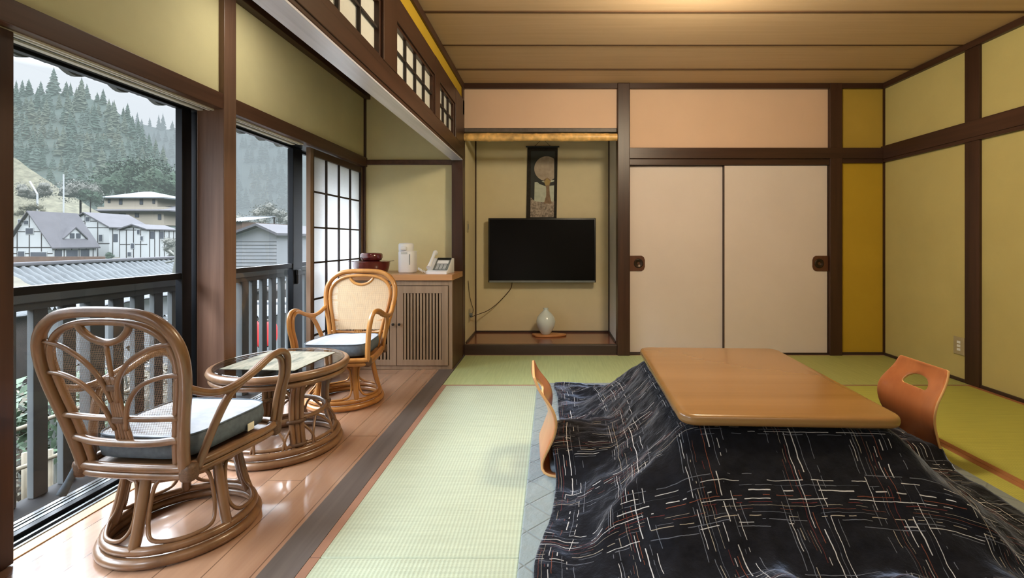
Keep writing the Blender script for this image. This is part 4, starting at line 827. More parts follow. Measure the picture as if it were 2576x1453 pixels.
18, 3, 0, -1, -1, -5, -11, -3, 0, 1, -1, 1, -1, 0, 0, 0, 0, 0, 0, 0, 0, 0, 0, 0, 0, 0, 0, 0, 0, 0, 0, 0, 0, 0, -1, 1, 0, -1, 1, 0, 0,
-3, 3, 0, 0, -1, 1, -1, 0, 0, 0, 1, -1, 1, 0, 0, 0, 0, 0, 0, 0, 0, 0, 0, 0, 0, 0, 0, 1, -1, 0, 0, 1, -1, 0, 1, -1, 0, 2, 0, -1, 0,
-2, 2, 0, 0, 0, 0, -1, 0, 1, -1, 0, 0, 1, 0, 0, 0, 0, 0, 0, 0, 0, 0, 0, 0, 0, 0, 0, 0, 0, 1, 0, 0, 0, 1, -1, 2, 6, 11, 3, -2, -3,
1, -1, 0, 0, 0, 0, 0, 0, -1, 1, 0, 0, 0, 0, 0, 0, 0, 0, 0, 0, 0, 0, 0, 0, 0, 0, 0, 0, 0, 0, 0, 0, 1, 0, 1, 4, 17, 9, 4, 2, -7,
3, -2, -1, 0, 0, 0, 0, 0, 1, -1, 0, 0, 0, 0, 0, 0, 0, 0, 0, 0, 0, 0, 0, 0, 0, 0, 0, 0, 0, 0, 0, 0, 0, 0, -1, 2, 1, 2, 1, 0, 1,
5, -5, 0, 0, 0, 0, 1, 0, -1, 1, 0, 0, -1, 0, 0, 0, 0, 0, 0, 0, 0, 0, 0, 0, 0, 0, 0, 0, 0, 0, 0, 0, 0, -1, 1, -1, 0, 0, 0, 0, -12,
1, -3, 1, 1, 0, 0, 1, 0, 0, 0, -1, 1, -1, 0, 0, 0, 0, 0, 0, 0, 0, 0, 0, 0, 0, 0, 0, 0, 0, 0, 0, 0, 0, 0, 0, 0, 0, 0, 0, -1, -5,
-26, -4, 3, 3, 5, 7, 10, 2, 0, -1, 1, -1, 1, 0, 0, 0, 0, 0, 0, 0, 0, 0, 0, 0, 0, 0, 0, 0, 0, 0, 0, 0, 0, 1, -1, 0, 0, 0, 0, 0, -2,
-43, -1, 1, 3, 8, 16, 13, 1, 0, 1, 0, -1, 2, 0, 0, 0, 0, 0, 0, 0, 0, 0, 0, 0, 0, 0, 0, 0, 0, 0, 0, 0, 0, 0, 0, 1, -1, 0, 0, 0, 6,
-28, -2, 2, 9, 11, 5, 0, 1, 0, 0, 0, 0, 1, 1, 0, 0, 0, 0, 0, 0, 0, 0, 0, 0, 0, 0, 0, 0, 0, 0, 0, 0, 0, 0, 1, -1, 0, 0, 1, 0, 11,
-6, -3, 0, 6, 2, 0, 0, 0, 0, 0, 0, 0, -1, 2, 0, 0, 0, 0, 0, 0, 0, 0, 0, 0, 0, 0, 0, 0, 0, 0, 0, 0, -1, 0, 0, -4, -8, -2, 0, 3, 0,
0, 0, -1, 1, -1, 0, 0, 0, 0, 1, 0, -1, 1, -1, 1, 0, 0, 0, 0, 0, 0, 0, 0, 0, 0, 0, 0, -1, 1, -1, 0, -1, 1, -1, 0, -3, -14, -14, -5, 0, 9,
0, 0, 0, -1, 0, 0, 0, 0, 0, 0, 0, 0, 1, 0, 0, 0, 0, 0, 0, 0, 0, 0, 0, 0, 0, 0, -1, 1, -1, 0, -1, 1, -1, 0, 0, 0, -1, -7, -3, -1, 3,
0, 0, -2, 0, 1, -1, 1, -1, 0, 0, 0, 0, -1, 3, 1, 0, 0, 0, 0, 0, 0, 0, 0, 0, 0, 0, 0, -1, -1, -1, 0, -1, 1, 0, -1, 1, 0, 1, 1, 0, -1,
0, 0, -1, -1, -1, 0, -1, 1, 0, -1, 0, 0, -4, 3, -1, 1, 0, 0, 0, 0, 0, 0, 0, 0, 0, 0, 0, 0, 1, 0, 0, 1, -1, 0, 1, 1, 0, 0, 2, 0, 0,
0, 0, -1, -2, 0, -1, 0, -2, -1, -1, -3, -5, -14, -7, 1, -1, 1, 0, 0, 0, 0, 0, 0, 0, 0, -1, 0, 6, 18, 2, 2, 1, 2, 1, 1, 0, 1, 2, 1, 0, 0,
0, 0, -1, -3, -1, -1, -2, -1, -3, -3, 1, -5, -15, -2, 1, 0, 0, 0, 0, 0, 0, 0, 0, 0, 0, 0, 0, 0, 17, 10, -5, 0, 2, 3, 1, 2, 0, 4, 1, 0, 0,
0, 0, -1, -5, -2, -1, -1, -3, 0, 7, -5, -21, -2, 0, 0, 1, -1, 0, 0, 0, 0, 0, 0, 0, 0, 1, -1, -2, 3, 22, 8, -10, -1, 2, 3, 1, 3, 4, 1, 0, 0,
0, 0, 0, -7, -3, -1, -3, 2, 12, -8, -23, -5, 3, 0, 0, 0, 1, 0, 0, 0, 0, 0, 0, 0, 0, -1, 0, 0, -6, 5, 24, 9, -13, -1, 2, 3, 3, 6, 1, 0, 1,
0, 0, 0, -3, -8, -3, 3, 14, -10, -25, -8, 8, 0, 0, 1, 0, -1, 0, 0, 0, 0, 0, 0, 0, 0, 0, 0, 0, -1, -9, 8, 25, 8, -15, 0, 3, 10, 3, 0, 0, 2,
0, 0, 0, -1, -8, 0, 15, -10, -29, -9, 11, 1, 0, -1, 0, 0, 0, 0, 0, 0, 0, 0, 0, 0, 0, 0, 0, 0, 1, -2, -12, 8, 24, 4, -11, 9, 16, 6, -9, -3, -2,
0, 0, 0, 0, 1, 13, -11, -36, -10, 13, 2, -1, -1, 1, -1, 0, 0, 1, 0, 0, 0, 0, 0, 0, -1, 1, 0, 0, 1, 0, -2, -13, 7, 27, 3, 4, -6, 4, 15, -7, -5,
0, 0, 0, 1, 16, -5, -40, -14, 15, 2, -1, -1, -1, 0, 0, 0, 0, -1, 0, 0, 0, 0, 0, 0, 1, 0, 0, 0, 0, 3, 1, -3, -10, 7, 26, 4, -1, -7, -4, 12, 0,
0, 0, 0, 10, 6, -34, -14, 13, -1, -3, -2, -1, 0, -1, 0, 0, 1, 0, 0, 0, 0, 0, 0, 0, 0, -1, 0, 1, 1, 0, 3, 5, 9, 3, 4, 1, 0, 0, -2, -2, 4,
0, 0, 2, 8, -23, -13, 19, 6, -4, -5, -4, -4, -3, -1, 0, -1, 0, 0, 0, 0, 0, 0, 0, 0, 0, 0, 1, -1, 1, 3, 6, 9, 4, 0, 0, 0, 0, 0, 0, 0, 0,
0, 0, 0, -11, -11, 17, 5, 0, 0, 0, -1, -1, -1, -2, -2, 0, -1, 0, 0, 0, 0, 0, 0, 0, 0, 1, 0, 2, 1, 2, 3, 3, -4, 0, 0, 0, 0, 0, 0, 0, 0,
0, 0, -2, -8, 8, 2, 1, -1, 0, 0, 0, 0, 0, 0, 0, 0, 0, 0, 0, 0, 0, 0, 0, 0, 0, 0, 0, 0, 0, 0, -1, 8, -1, -6, 0, 0, 0, 0, 0, 0, 0,
0, 0, 0, 0, 0, 1, 9, -5, -5, 0, 0, 0, 0, 0, 0, 0, 0, 0, 0, 0, 0, 0, 0, 0, 0, 0, 0, 0, 0, 0, -1, -5, 15, -4, -5, 0, 0, 0, 0, 0, 0]]
QN, QM = 48, 41
G = [[[0] * 3 for _ in range(QM)] for _ in range(QN)]
for c in range(3):
    e = [[DRAPE[c][j * QM + i] for i in range(QM)] for j in range(QN)]
    for j in range(1, QN):
        for i in range(QM): e[j][i] += e[j - 1][i]
    for j in range(QN):
        a = 0
        for i in range(QM): a += e[j][i]; G[j][i][c] = a / 1000
me = bpy.data.meshes.new('plaid_quilt')
vs = [tuple(G[j][i]) for j in range(QN) for i in range(QM)]
fs = [(j * QM + i, j * QM + i + 1, (j + 1) * QM + i + 1, (j + 1) * QM + i) for j in range(QN - 1) for i in range(QM - 1)]
me.from_pydata(vs, [], fs)
uv = me.uv_layers.new(name='weave')
for lp in me.loops:
    j, i = divmod(lp.vertex_index, QM); uv.data[lp.index].uv = ((i / (QM - 1) - .5) * 1.90, (j / (QN - 1) - .5) * 2.26)
for p in me.polygons: p.use_smooth = True
quilt = bpy.data.objects.new('plaid_quilt', me); COL.objects.link(quilt)
tag(quilt, 'black quilt with broken white and rust plaid threads, spread out from the low wooden table', 'quilt')
tx = bpy.data.textures.new('puff', 'CLOUDS'); tx.noise_scale = .11; tx.noise_depth = 2
sb = quilt.modifiers.new('sub', 'SUBSURF'); sb.levels = 2; sb.render_levels = 2
dm = quilt.modifiers.new('puff', 'DISPLACE'); dm.texture = tx; dm.strength = .034; dm.mid_level = .5; dm.texture_coords = 'LOCAL'
vg = quilt.vertex_groups.new(name='free')
for j in range(QN):
    for i in range(QM):
        q = Vector(G[j][i]) - KC; q.rotate(Matrix.Rotation(-KR, 3, 'Z'))
        d = max(abs(q.x) - .35, abs(q.y) - .50)
        vg.add([j * QM + i], max(0, min(1, d / .10)), 'REPLACE')
dm.vertex_group = 'free'
so = quilt.modifiers.new('thick', 'SOLIDIFY'); so.thickness = .014; so.offset = -1
def quilt_mat():
    m, nt, b = newmat('plaid_quilt')
    uvn = N(nt, 'ShaderNodeUVMap'); uvn.uv_map = 'weave'
    sep = N(nt, 'ShaderNodeSeparateXYZ'); nt.links.new(uvn.outputs[0], sep.inputs[0])
    u0, v0 = sep.outputs[0], sep.outputs[1]
    wob = noise_(nt, uvn.outputs[0], 22, 2)
    wb = math_(nt, 'MULTIPLY', math_(nt, 'SUBTRACT', wob, .5), .007)
    base = ramp(nt, noise_(nt, uvn.outputs[0], 30, 4), [(.3, S(6, 6, 10)), (.7, S(16, 17, 24))])
    hsum = None; c = base
    P = .287
    white, cream, rust, grey, red = S(190, 190, 192), S(158, 150, 136), S(112, 62, 44), S(98, 102, 112), S(84, 34, 32)
    TH = [(.005, .0008, grey, 0, 0), (.015, .0011, white, 0, 0), (.025, .0008, grey, 0, 0), (.035, .0011, cream, 0, 0), (.045, .0008, grey, 0, 0), (.055, .0010, rust, 0, 0), (.065, .0010, cream, 0, 0), (.075, .0011, red, 0, 0), (.085, .0010, white, 0, 0), (.095, .0010, rust, 0, 0), (.110, .0015, white, 0, 0), (.126, .0008, grey, 0, 0), (.142, .0012, white, 0, 0), (.162, .0008, grey, 0, 0)]
    for d, (a, l, off) in enumerate(((u0, v0, .325 + .095), (v0, u0, .73 + .085))):
        q = math_(nt, 'DIVIDE', math_(nt, 'ADD', math_(nt, 'ADD', a, wb), off + 2.87), P)
        t = math_(nt, 'FRACT', q); grp = math_(nt, 'FLOOR', q)
        r = N(nt, 'ShaderNodeValToRGB'); r.color_ramp.interpolation = 'CONSTANT'; el = r.color_ramp.elements
        el[0].position = 0; el[0].color = (0, 0, 0, 0); el[1].position = .999; el[1].color = (0, 0, 0, 0)
        for (pc, w, col, fr, th) in TH:
            e = el.new((pc - w) / P); e.color = col
            e = el.new((pc + w) / P); e.color = (0, 0, 0, 0)
        nt.links.new(t, r.inputs[0])
        row = math_(nt, 'FLOOR', math_(nt, 'MULTIPLY', t, P / .0098))
        wn = N(nt, 'ShaderNodeTexWhiteNoise', noise_dimensions='2D')
        cv0 = N(nt, 'ShaderNodeCombineXYZ'); nt.links.new(row, cv0.inputs[0]); nt.links.new(math_(nt, 'ADD', grp, 7.3 + d * 5), cv0.inputs[1]); nt.links.new(cv0.outputs[0], wn.inputs[0])
        cv = N(nt, 'ShaderNodeCombineXYZ')
        nt.links.new(math_(nt, 'MULTIPLY', l, math_(nt, 'ADD', 5.0, math_(nt, 'MULTIPLY', wn.outputs[0], 8.0))), cv.inputs[0]); nt.links.new(math_(nt, 'MULTIPLY', wn.outputs[0], 91.0), cv.inputs[1])
        dash = math_(nt, 'GREATER_THAN', noise_(nt, cv.outputs[0], 1.0, 2), .50)
        mk = math_(nt, 'MULTIPLY', r.outputs[1], dash)
        c = mixc(nt, math_(nt, 'MULTIPLY', mk, .85), c, r.outputs[0])
        hsum = mk if hsum is None else math_(nt, 'MAXIMUM', hsum, mk)
    nt.links.new(c, b.inputs['Base Color'])
    b.inputs['Roughness'].default_value = .85; b.inputs['Specular IOR Level'].default_value = .15
    b.inputs['Sheen Weight'].default_value = .7; b.inputs['Sheen Roughness'].default_value = .32; b.inputs['Sheen Tint'].default_value = S(190, 205, 235)
    h = math_(nt, 'ADD', math_(nt, 'MULTIPLY', noise_(nt, uvn.outputs[0], 22, 4, .6), 1.0), math_(nt, 'MULTIPLY', hsum, .12))
    bump(nt, b, h, .55, .012)
    return m
me.materials.append(quilt_mat())
# padded mat under the quilt
mb = MB()
mb.rbox(-.105, 1.775, .95, 3.315, .0016, .017, .03, .006, 4)
m_, nt, b = newmat('padded_mat_cloth')
sep = N(nt, 'ShaderNodeSeparateXYZ'); nt.links.new(N(nt, 'ShaderNodeNewGeometry').outputs['Position'], sep.inputs[0])
hh = None
for sg in (1, -1):
    q = math_(nt, 'FRACT', math_(nt, 'DIVIDE', math_(nt, 'ADD', sep.outputs[0], math_(nt, 'MULTIPLY', sep.outputs[1], sg)), .17))
    q = math_(nt, 'MINIMUM', math_(nt, 'MULTIPLY', math_(nt, 'MINIMUM', q, math_(nt, 'SUBTRACT', 1.0, q)), 24.0), 1.0)
    hh = q if hh is None else math_(nt, 'MULTIPLY', hh, q)
nt.links.new(mixc(nt, math_(nt, 'MULTIPLY', math_(nt, 'SUBTRACT', 1.0, hh), .5), S(116, 128, 130), S(84, 96, 100)), b.inputs['Base Color']); b.inputs['Roughness'].default_value = .8
b.inputs['Sheen Weight'].default_value = .2
bump(nt, b, math_(nt, 'ADD', hh, math_(nt, 'MULTIPLY', noise_(nt, pos(nt), 20, 4), 2.2)), .5, .010)
tag(link('padded_floor_mat', mb, m_, None, True, auto=50), 'grey-green padded mat with diamond stitching, spread under the plaid quilt', 'floor mat')

# ------------------------------------------------------------------ legless chairs
def legless_chair(label, loc, rotz):
    t = thing('legless_chair', label, 'floor chair', loc, rotz, 'bent plywood legless chairs at the low table')
    prof = catmull([Vector(p) for p in ((-.082, 0, .412), (-.066, 0, .36), (-.034, 0, .30), (-.008, 0, .24), (-.004, 0, .18), (-.022, 0, .11), (-.040, 0, .055), (-.036, 0, .022), (-.008, 0, .007), (.05, 0, .005), (.16, 0, .006), (.27, 0, .008), (.36, 0, .014))], 6, False)
    ln = [0]
    for a, b_ in zip(prof, prof[1:]): ln.append(ln[-1] + (b_ - a).length)
    Lt = ln[-1]
    def at(s):
        s = max(0, min(Lt, s))
        for i in range(len(ln) - 1):
            if ln[i + 1] >= s:
                f = (s - ln[i]) / (ln[i + 1] - ln[i]); return prof[i].lerp(prof[i + 1], f)
        return prof[-1]
    half = [(0, .135), (.008, .148), (.05, .160), (.13, .180), (.20, .182), (.28, .168), (.36, .150), (.42, .160), (.52, .18), (.70, .182), (Lt - .05, .175), (Lt - .015, .16), (Lt, .13)]
    hp = catmull([Vector((s, w, 0)) for s, w in half], 4, False)
    outline = [(v.x, -v.y) for v in hp] + [(v.x, v.y) for v in hp[::-1]]
    hole = [(.070, -.045), (.064, -.025), (.062, 0), (.064, .025), (.070, .045), (.084, .064), (.102, .075), (.116, .076), (.123, .066), (.124, .03), (.124, 0), (.124, -.03), (.123, -.066), (.116, -.076), (.102, -.075), (.084, -.064)]
    def inside(p, pl):
        r = False
        for (x1, y1), (x2, y2) in zip(pl, pl[1:] + pl[:1]):
            if (y1 > p[1]) != (y2 > p[1]) and p[0] < (x2 - x1) * (p[1] - y1) / (y2 - y1) + x1: r = not r
        return r
    V = outline + hole; n1 = len(outline)
    E = [(i, (i + 1) % n1) for i in range(n1)] + [(n1 + i, n1 + (i + 1) % len(hole)) for i in range(len(hole))]
    s = .012
    while s < Lt:
        for q in range(-9, 10):
            p = (s, q * .02)
            if inside(p, outline) and not inside(p, hole) and min((Vector(p) - Vector(v)).length for v in V) > .009: V = V + [p]
        s += .016
    r = delaunay_2d_cdt([Vector(v) for v in V], E, [], 0, 1e-5)
    mb = MB(); bv = []
    for v in r[0]:
        c = at(v.x); bend = .9 * v.y * v.y * max(0, 1 - abs(v.x - .14) / .26)
        bv.append(mb.bm.verts.new((c.x + bend, v.y, c.z)))
    for f in r[2]:
        cc = (sum(r[0][i].x for i in f) / len(f), sum(r[0][i].y for i in f) / len(f))
        if inside(cc, outline) and not inside(cc, hole): mb.bm.faces.new([bv[i] for i in f])
    loose = [v for v in mb.bm.verts if not v.link_faces]
    bmesh.ops.delete(mb.bm, geom=loose, context='VERTS')
    o = link('bent_shell', mb, [M['ply'], M['plyedge']], t, True)
    sm = o.modifiers.new('ply', 'SOLIDIFY'); sm.thickness = .0105; sm.offset = 0; sm.material_offset_rim = 1
    bvm = o.modifiers.new('edge', 'BEVEL'); bvm.width = .002; bvm.segments = 1; bvm.limit_method = 'ANGLE'; bvm.angle_limit = 1.0
    link('seat_pad', MB().rbox(-.005, .34, -.165, .165, .0125, .04, .03, .010, 4), M['cush_side'], t, True, auto=50)
    return t
legless_chair('bent plywood floor chair seen edge-on, at the left side of the low table', (-.012, 2.15, .018), math.radians(3))
legless_chair('bent plywood floor chair with cut-out grip, at the right side of the low table', (1.672, 2.245, .018), PI)
# ------------------------------------------------------------------ slatted cabinet and what stands on it
CF, CZ = 3.715, .74
t = thing('slatted_cabinet', 'low brown cabinet with two vertical-slat doors at the far end of the veranda', 'cabinet', (-1.22, 3.92, 0))
xl, xr = -1.655, -.785
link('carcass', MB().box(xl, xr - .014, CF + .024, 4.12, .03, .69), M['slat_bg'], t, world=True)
link('side_panel', MB().box(xr - .014, xr + .006, CF + .006, 4.126, .0015, .694, .002), M['cab_dark'], t, world=True)
link('face_frame', MB().box(xr - .026, xr + .004, CF, CF + .02, .0015, .694, .002).box(xl, xr - .026, CF + .001, CF + .02, .655, .694).box(xl, xr - .026, CF + .001, CF + .02, .0015, .03), M['cab'], t, world=True)
link('counter_top', MB().box(xl - .002, xr + .008, CF - .018, 4.126, .694, CZ, .004).box(xl - .002, -.878, 4.126, 4.216, .70, CZ - .0005), M['counter'], t, world=True)
xm = -1.213
for x0, x1, kx in ((xl + .003, xm - .002, xm - .022), (xm + .002, xr - .028, xm + .026)):
    f = MB()
    f.box(x0, x0 + .05, CF - .008, CF - .001, .032, .652, .002).box(x1 - .05, x1, CF - .008, CF - .001, .032, .652, .002)
    f.box(x0 + .048, x1 - .048, CF - .007, CF - .0015, .595, .651, .001).box(x0 + .048, x1 - .048, CF - .007, CF - .0015, .033, .078, .001)
    d = link('door', f, M['cab'], t, world=True)
    s_ = MB(); n = 12
    for i in range(n):
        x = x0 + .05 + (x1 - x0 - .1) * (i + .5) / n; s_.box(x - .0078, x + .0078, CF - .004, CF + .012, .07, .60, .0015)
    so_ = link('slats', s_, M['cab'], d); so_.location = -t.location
    r = MB().lathe([(0, 0), (.005, 0), (.005, .010), (.010, .014), (.010, .02), (0, .023)], 14)
    for v in r.bm.verts: v.co = Vector((kx + v.co.x, CF - .008 - v.co.z, .355 + v.co.y))
    ko = link('knob', r, M['black'], d, True); ko.location = -t.location
# lacquer ware
mb = MB().lathe([(0, 0), (.118, 0), (.126, .006), (.140, .05), (.146, .088), (.150, .092), (.146, .096), (.140, .092), (.134, .05), (.12, .012), (0, .010)], 40, (-1.49, 3.93, CZ))
tag(link('lacquer_tub', mb, M['lacquer'], None, True, auto=50), 'wide dark red lacquer tub on the cabinet behind the rattan chair', 'lacquer tub')
t = thing('lacquer_bowl', 'small dark red lidded lacquer bowl stacked on the wide lacquer tub', 'lacquer bowl', (-1.49, 3.93, CZ + .0965))
link('bowl', MB().lathe([(0, .0), (.06, .0), (.078, .008), (.083, .024), (0, .024)], 36), M['lacquer'], t, True, auto=50)
link('lid', MB().lathe([(0, .024), (.086, .024), (.088, .03), (.086, .054), (.078, .064), (.05, .068), (0, .068)], 36), M['lacquer'], t, True, auto=50)
link('lacquer_board', MB().box(-.152, .152, -.10, .10, -.004, 0), M['lacquer'], t)
# hot water pot
t = thing('hot_water_pot', 'white electric hot water pot on the cabinet between lacquer bowl and telephone', 'hot water pot', (-1.185, 3.90, CZ))
link('body', MB().rbox(-.064, .066, -.075, .075, .004, .180, .045, .01, 6), M['white'], t, True, auto=50)
link('base_foot', MB().rbox(-.058, .060, -.066, .066, 0, .005, .04, .001, 5), M['lgrey'], t)
link('lid', MB().lathe([(.058, .180), (.060, .190), (.060, .232), (.052, .242), (0, .246)], 28, (-.012, 0, 0)), M['white'], t, True, auto=50)
sp = MB().box(-.034, .014, -.088, -.05, .186, .214, .008, 3)
link('spout', sp, M['white'], t, True)
link('water_gauge', MB().box(.036, .042, -.0765, -.074, .07, .155, .001), M['grey'], t)
link('control_panel', MB().box(-.03, .02, -.0765, -.074, .155, .172, .001), M['lgrey'], t)
mb = MB().tube([(-.073, .03, .20), (-.085, .05, .235), (-.012, .07, .262), (.05, .05, .235), (.05, .03, .20)], .006, 6) if False else MB().tube([(-.045, .055, .205), (-.03, .082, .16), (-.012, .085, .11)], .007, 6)
link('carry_handle', mb, M['white'], t, True)
# telephone
t = thing('telephone', 'white desk telephone with grey keypad panel on the right end of the cabinet', 'telephone', (-.915, 3.86, CZ), math.radians(-6)); t.scale = (1.12, 1.12, 1.12)
mb = MB()
mb.prism([(-.085, .0), (.09, .0), (.09, .105), (.05, .105), (-.06, .022), (-.085, .016)], -.072, .082, .004, axis='X')
link('base', mb, M['white'], t, True, auto=40)
mb = MB(); a = Vector((.002, -.058, .024)); b_ = Vector((.002, .052, .108)); nn = Vector((0, -.084, .110)).normalized() * .003
def face(x0, x1, f0, f1, mi=0):
    p, q = a.lerp(b_, f0), a.lerp(b_, f1)
    mb.quad(Vector((x0, p.y, p.z)) + nn, Vector((x1, p.y, p.z)) + nn, Vector((x1, q.y, q.z)) + nn, Vector((x0, q.y, q.z)) + nn, mi)
face(-.03, .078, .0, 1.0); 
pn = link('keypad_panel', mb, M['grey'], t)
mb = MB(); nn = nn * 1.5; face(-.018, .066, .50, .76)
link('number_card', mb, M['white'], pn)
mb = MB()
for i in range(4):
    for j in range(3): face(-.014 + j * .027, .006 + j * .027, .05 + i * .105, .12 + i * .105)
link('keys', mb, M['lgrey'], pn)
mb = MB(); face(-.026, .074, .82, .97)
link('display', mb, M['black'], pn)
mb = MB().tube([(-.052, -.075, .042), (-.052, -.06, .055), (-.052, 0, .105), (-.052, .045, .143), (-.052, .06, .146)], .017, 10, smooth=5, taper=lambda q: 1.15 - .45 * math.sin(q * PI))
link('handset', mb, M['white'], t, True)
mb = MB(); pts = []
for i in range(90):
    f = i / 89; pts.append((-.06 - .075 * math.sin(f * PI) , -.085 + .06 * f + .006 * math.cos(i * 1.2), .009 + .028 * math.sin(f * PI) ** 2 + .006 * math.sin(i * 1.2)))
link('coiled_cord', MB().tube(pts, .0024, 5, False, 1), M['white'], t, True)
# ------------------------------------------------------------------ alcove things
t = thing('wall_television', 'black flat television mounted on the alcove wall below the hanging scroll', 'television', (-.103, 4.70, .909))
w, h = .528, .3165
link('casing', MB().box(-w, w, -.02, .022, -h, h, .006, 3), M['black'], t, True, auto=50)
link('screen', MB().box(-w + .014, w - .014, -.0215, -.02, -h + .026, h - .014), M['screen'], t)
link('lower_bezel', MB().box(-w + .01, w - .01, -.0235, -.02, -h + .002, -h + .02, .001), M['grey'], t)
link('wall_bracket', MB().box(-.2, .2, .022, .089, -.15, .15).box(-.3, .3, .03, .06, -.03, .03), M['black'], t)
# hanging scroll
Z = lambda py: HC - (py - VY) * 4.775 / F
Xp = lambda px: (px - VX) * 4.775 / F
t = thing('hanging_scroll', 'dark bordered hanging scroll with a pale moon over water, above the television', 'hanging scroll', (-.10, 4.775, 1.94))
link('backing_cloth', MB().prism([(Xp(1327), Z(370)), (Xp(1403), Z(370)), (Xp(1400), Z(562)), (Xp(1324), Z(562))], 4.775, 4.778, axis='Y'), M['scrollcloth'], t, world=True)
pm = [plain('scroll_night', S(54, 56, 54), .8), plain('scroll_moon', S(168, 154, 138), .8, .2, 0, .16, 22), plain('scroll_water', S(182, 188, 172), .8, .2, 0, .1, 30), plain('scroll_stream', S(132, 110, 90), .8, .2, 0, .25, 30), plain('scroll_stones', S(150, 138, 126), .8, .2, 0, .55, 60), plain('scroll_gold', S(168, 146, 96), .8)]
mb = MB(); yy = 4.7745
def pg(pts, mi, d): mb.poly([(Xp(x), yy - d * .0004, Z(y)) for x, y in pts], mi)
pg([(1336, 380), (1396, 380), (1393, 548), (1334, 548)], 0, 0)
pg([(1345, 458), (1394, 452), (1393, 510), (1344, 512)], 2, 1)
cx, cy, r = 1375, 424, 31
pg([(min(cx + r * math.cos(a * PI / 20), 1394), cy + r * math.sin(a * PI / 20)) for a in range(40)], 1, 2)
pg([(1349, 444), (1356, 452), (1366, 458), (1378, 460), (1394, 456), (1394, 466), (1372, 468), (1358, 463), (1350, 456)], 0, 3)
pg([(1368, 452), (1377, 446), (1386, 453), (1382, 470), (1383, 490), (1388, 512), (1368, 512), (1374, 492), (1374, 472)], 3, 4)
pg([(1369, 458), (1376, 448), (1385, 456), (1380, 466), (1372, 466)], 5, 5)
pg([(1335, 496), (1345, 506), (1362, 508), (1394, 506), (1393, 546), (1334, 546)], 4, 3)
link('picture', mb, pm, t, world=True)
mb = MB()
for v0 in (Xp(1325), ):
    mb.tube([(Xp(1323), 4.77, Z(369)), (Xp(1407), 4.77, Z(369))], .008, 8)
link('top_rod', mb, M['black'], t, world=True)
link('hanging_cord', MB().tube([(Xp(1345), 4.772, Z(368)), (Xp(1365), 4.782, Z(348)), (Xp(1385), 4.772, Z(368))], .002, 5, False, 1), M['cable'], t, world=True)
# vase and board
bx = -.04
mb = MB(); pts = []
for i in range(26):
    a = 2 * PI * i / 26; rx = .160 + .012 * math.sin(a * 3 + 1) + .008 * math.sin(a * 5); ry = .085 + .010 * math.sin(a * 2 + .5)
    pts.append((bx + rx * math.cos(a), 4.60 + ry * math.sin(a)))
mb.prism(pts, .0868, .104, .004)
tag(link('display_board', mb, M['natural'], None, True, auto=50), 'wavy natural wood slab under the vase on the alcove floor', 'display board')
t = thing('white_vase', 'pale celadon bottle vase with narrow neck on the wavy wood slab', 'vase', (-.065, 4.60, .1042))
link('body', MB().lathe([(0, 0), (.040, 0), (.044, .006), (.066, .04), (.086, .085), (.092, .122), (.084, .16), (.062, .192), (.038, .214), (.024, .228)], 36), M['vase'], t, True)
link('neck', MB().lathe([(.024, .228), (.021, .238), (.023, .246), (.027, .25), (.020, .25), (.017, .238), (.018, .226)], 28), M['vase'], t, True)
# outlets and cables
t = thing('cable_outlet', 'small cable outlet with plugs low on the left alcove wall', 'outlet', (XL + .001, 4.43, .31))
link('plate', MB().box(0, .006, -.04, .04, -.06, .06, .002), M['plate'], t)
link('plug', MB().box(.006, .034, -.022, -.002, .0, .022, .003).box(.006, .03, .004, .022, -.02, .0, .003), M['grey'], t)
tv = [(-.40, 4.735, .60), (-.415, 4.75, .53), (-.48, 4.755, .45), (-.56, 4.74, .37), (-.64, 4.70, .315), (-.70, 4.60, .30), (-.735, 4.47, .30), (-.745, 4.434, .30)]
tag(link('television_cable', MB().tube(tv, .004, 6), M['cable'], None, True), 'thin dark cable running from the television to the alcove wall outlet', 'cable')
tv = [(XL + .010, 4.33, .64), (XL + .008, 4.40, .52), (XL + .008, 4.50, .42), (XL + .010, 4.60, .35), (XL + .010, 4.60, .32), (XL + .02, 4.48, .315), (XL + .034, 4.423, .321)]
tag(link('aerial_cable', MB().tube(tv, .003, 6), M['cable'], None, True), 'thin cable drooping down the left alcove wall to the outlet', 'cable')
t = thing('wall_switch', 'small dark switch plate at mid height on the left alcove wall', 'switch', (XL + .001, 4.34, 1.13))
link('plate', MB().box(0, .006, -.03, .03, -.05, .05, .002), M['plate'], t); link('rocker', MB().box(.006, .010, -.012, .012, -.025, .025, .001), M['grey'], t)
t = thing('wall_outlet', 'grey double power outlet low on the right wall beside the post', 'outlet', (XR - .001, 3.42, .25))
link('plate', MB().box(-.007, 0, -.046, .046, -.062, .062, .002), M['plate'], t)
mb = MB()
for z in (-.026, .0, .026): mb.box(-.0095, -.006, -.014, .014, z - .009, z + .009, .001)
link('socket', mb, M['white'], t)
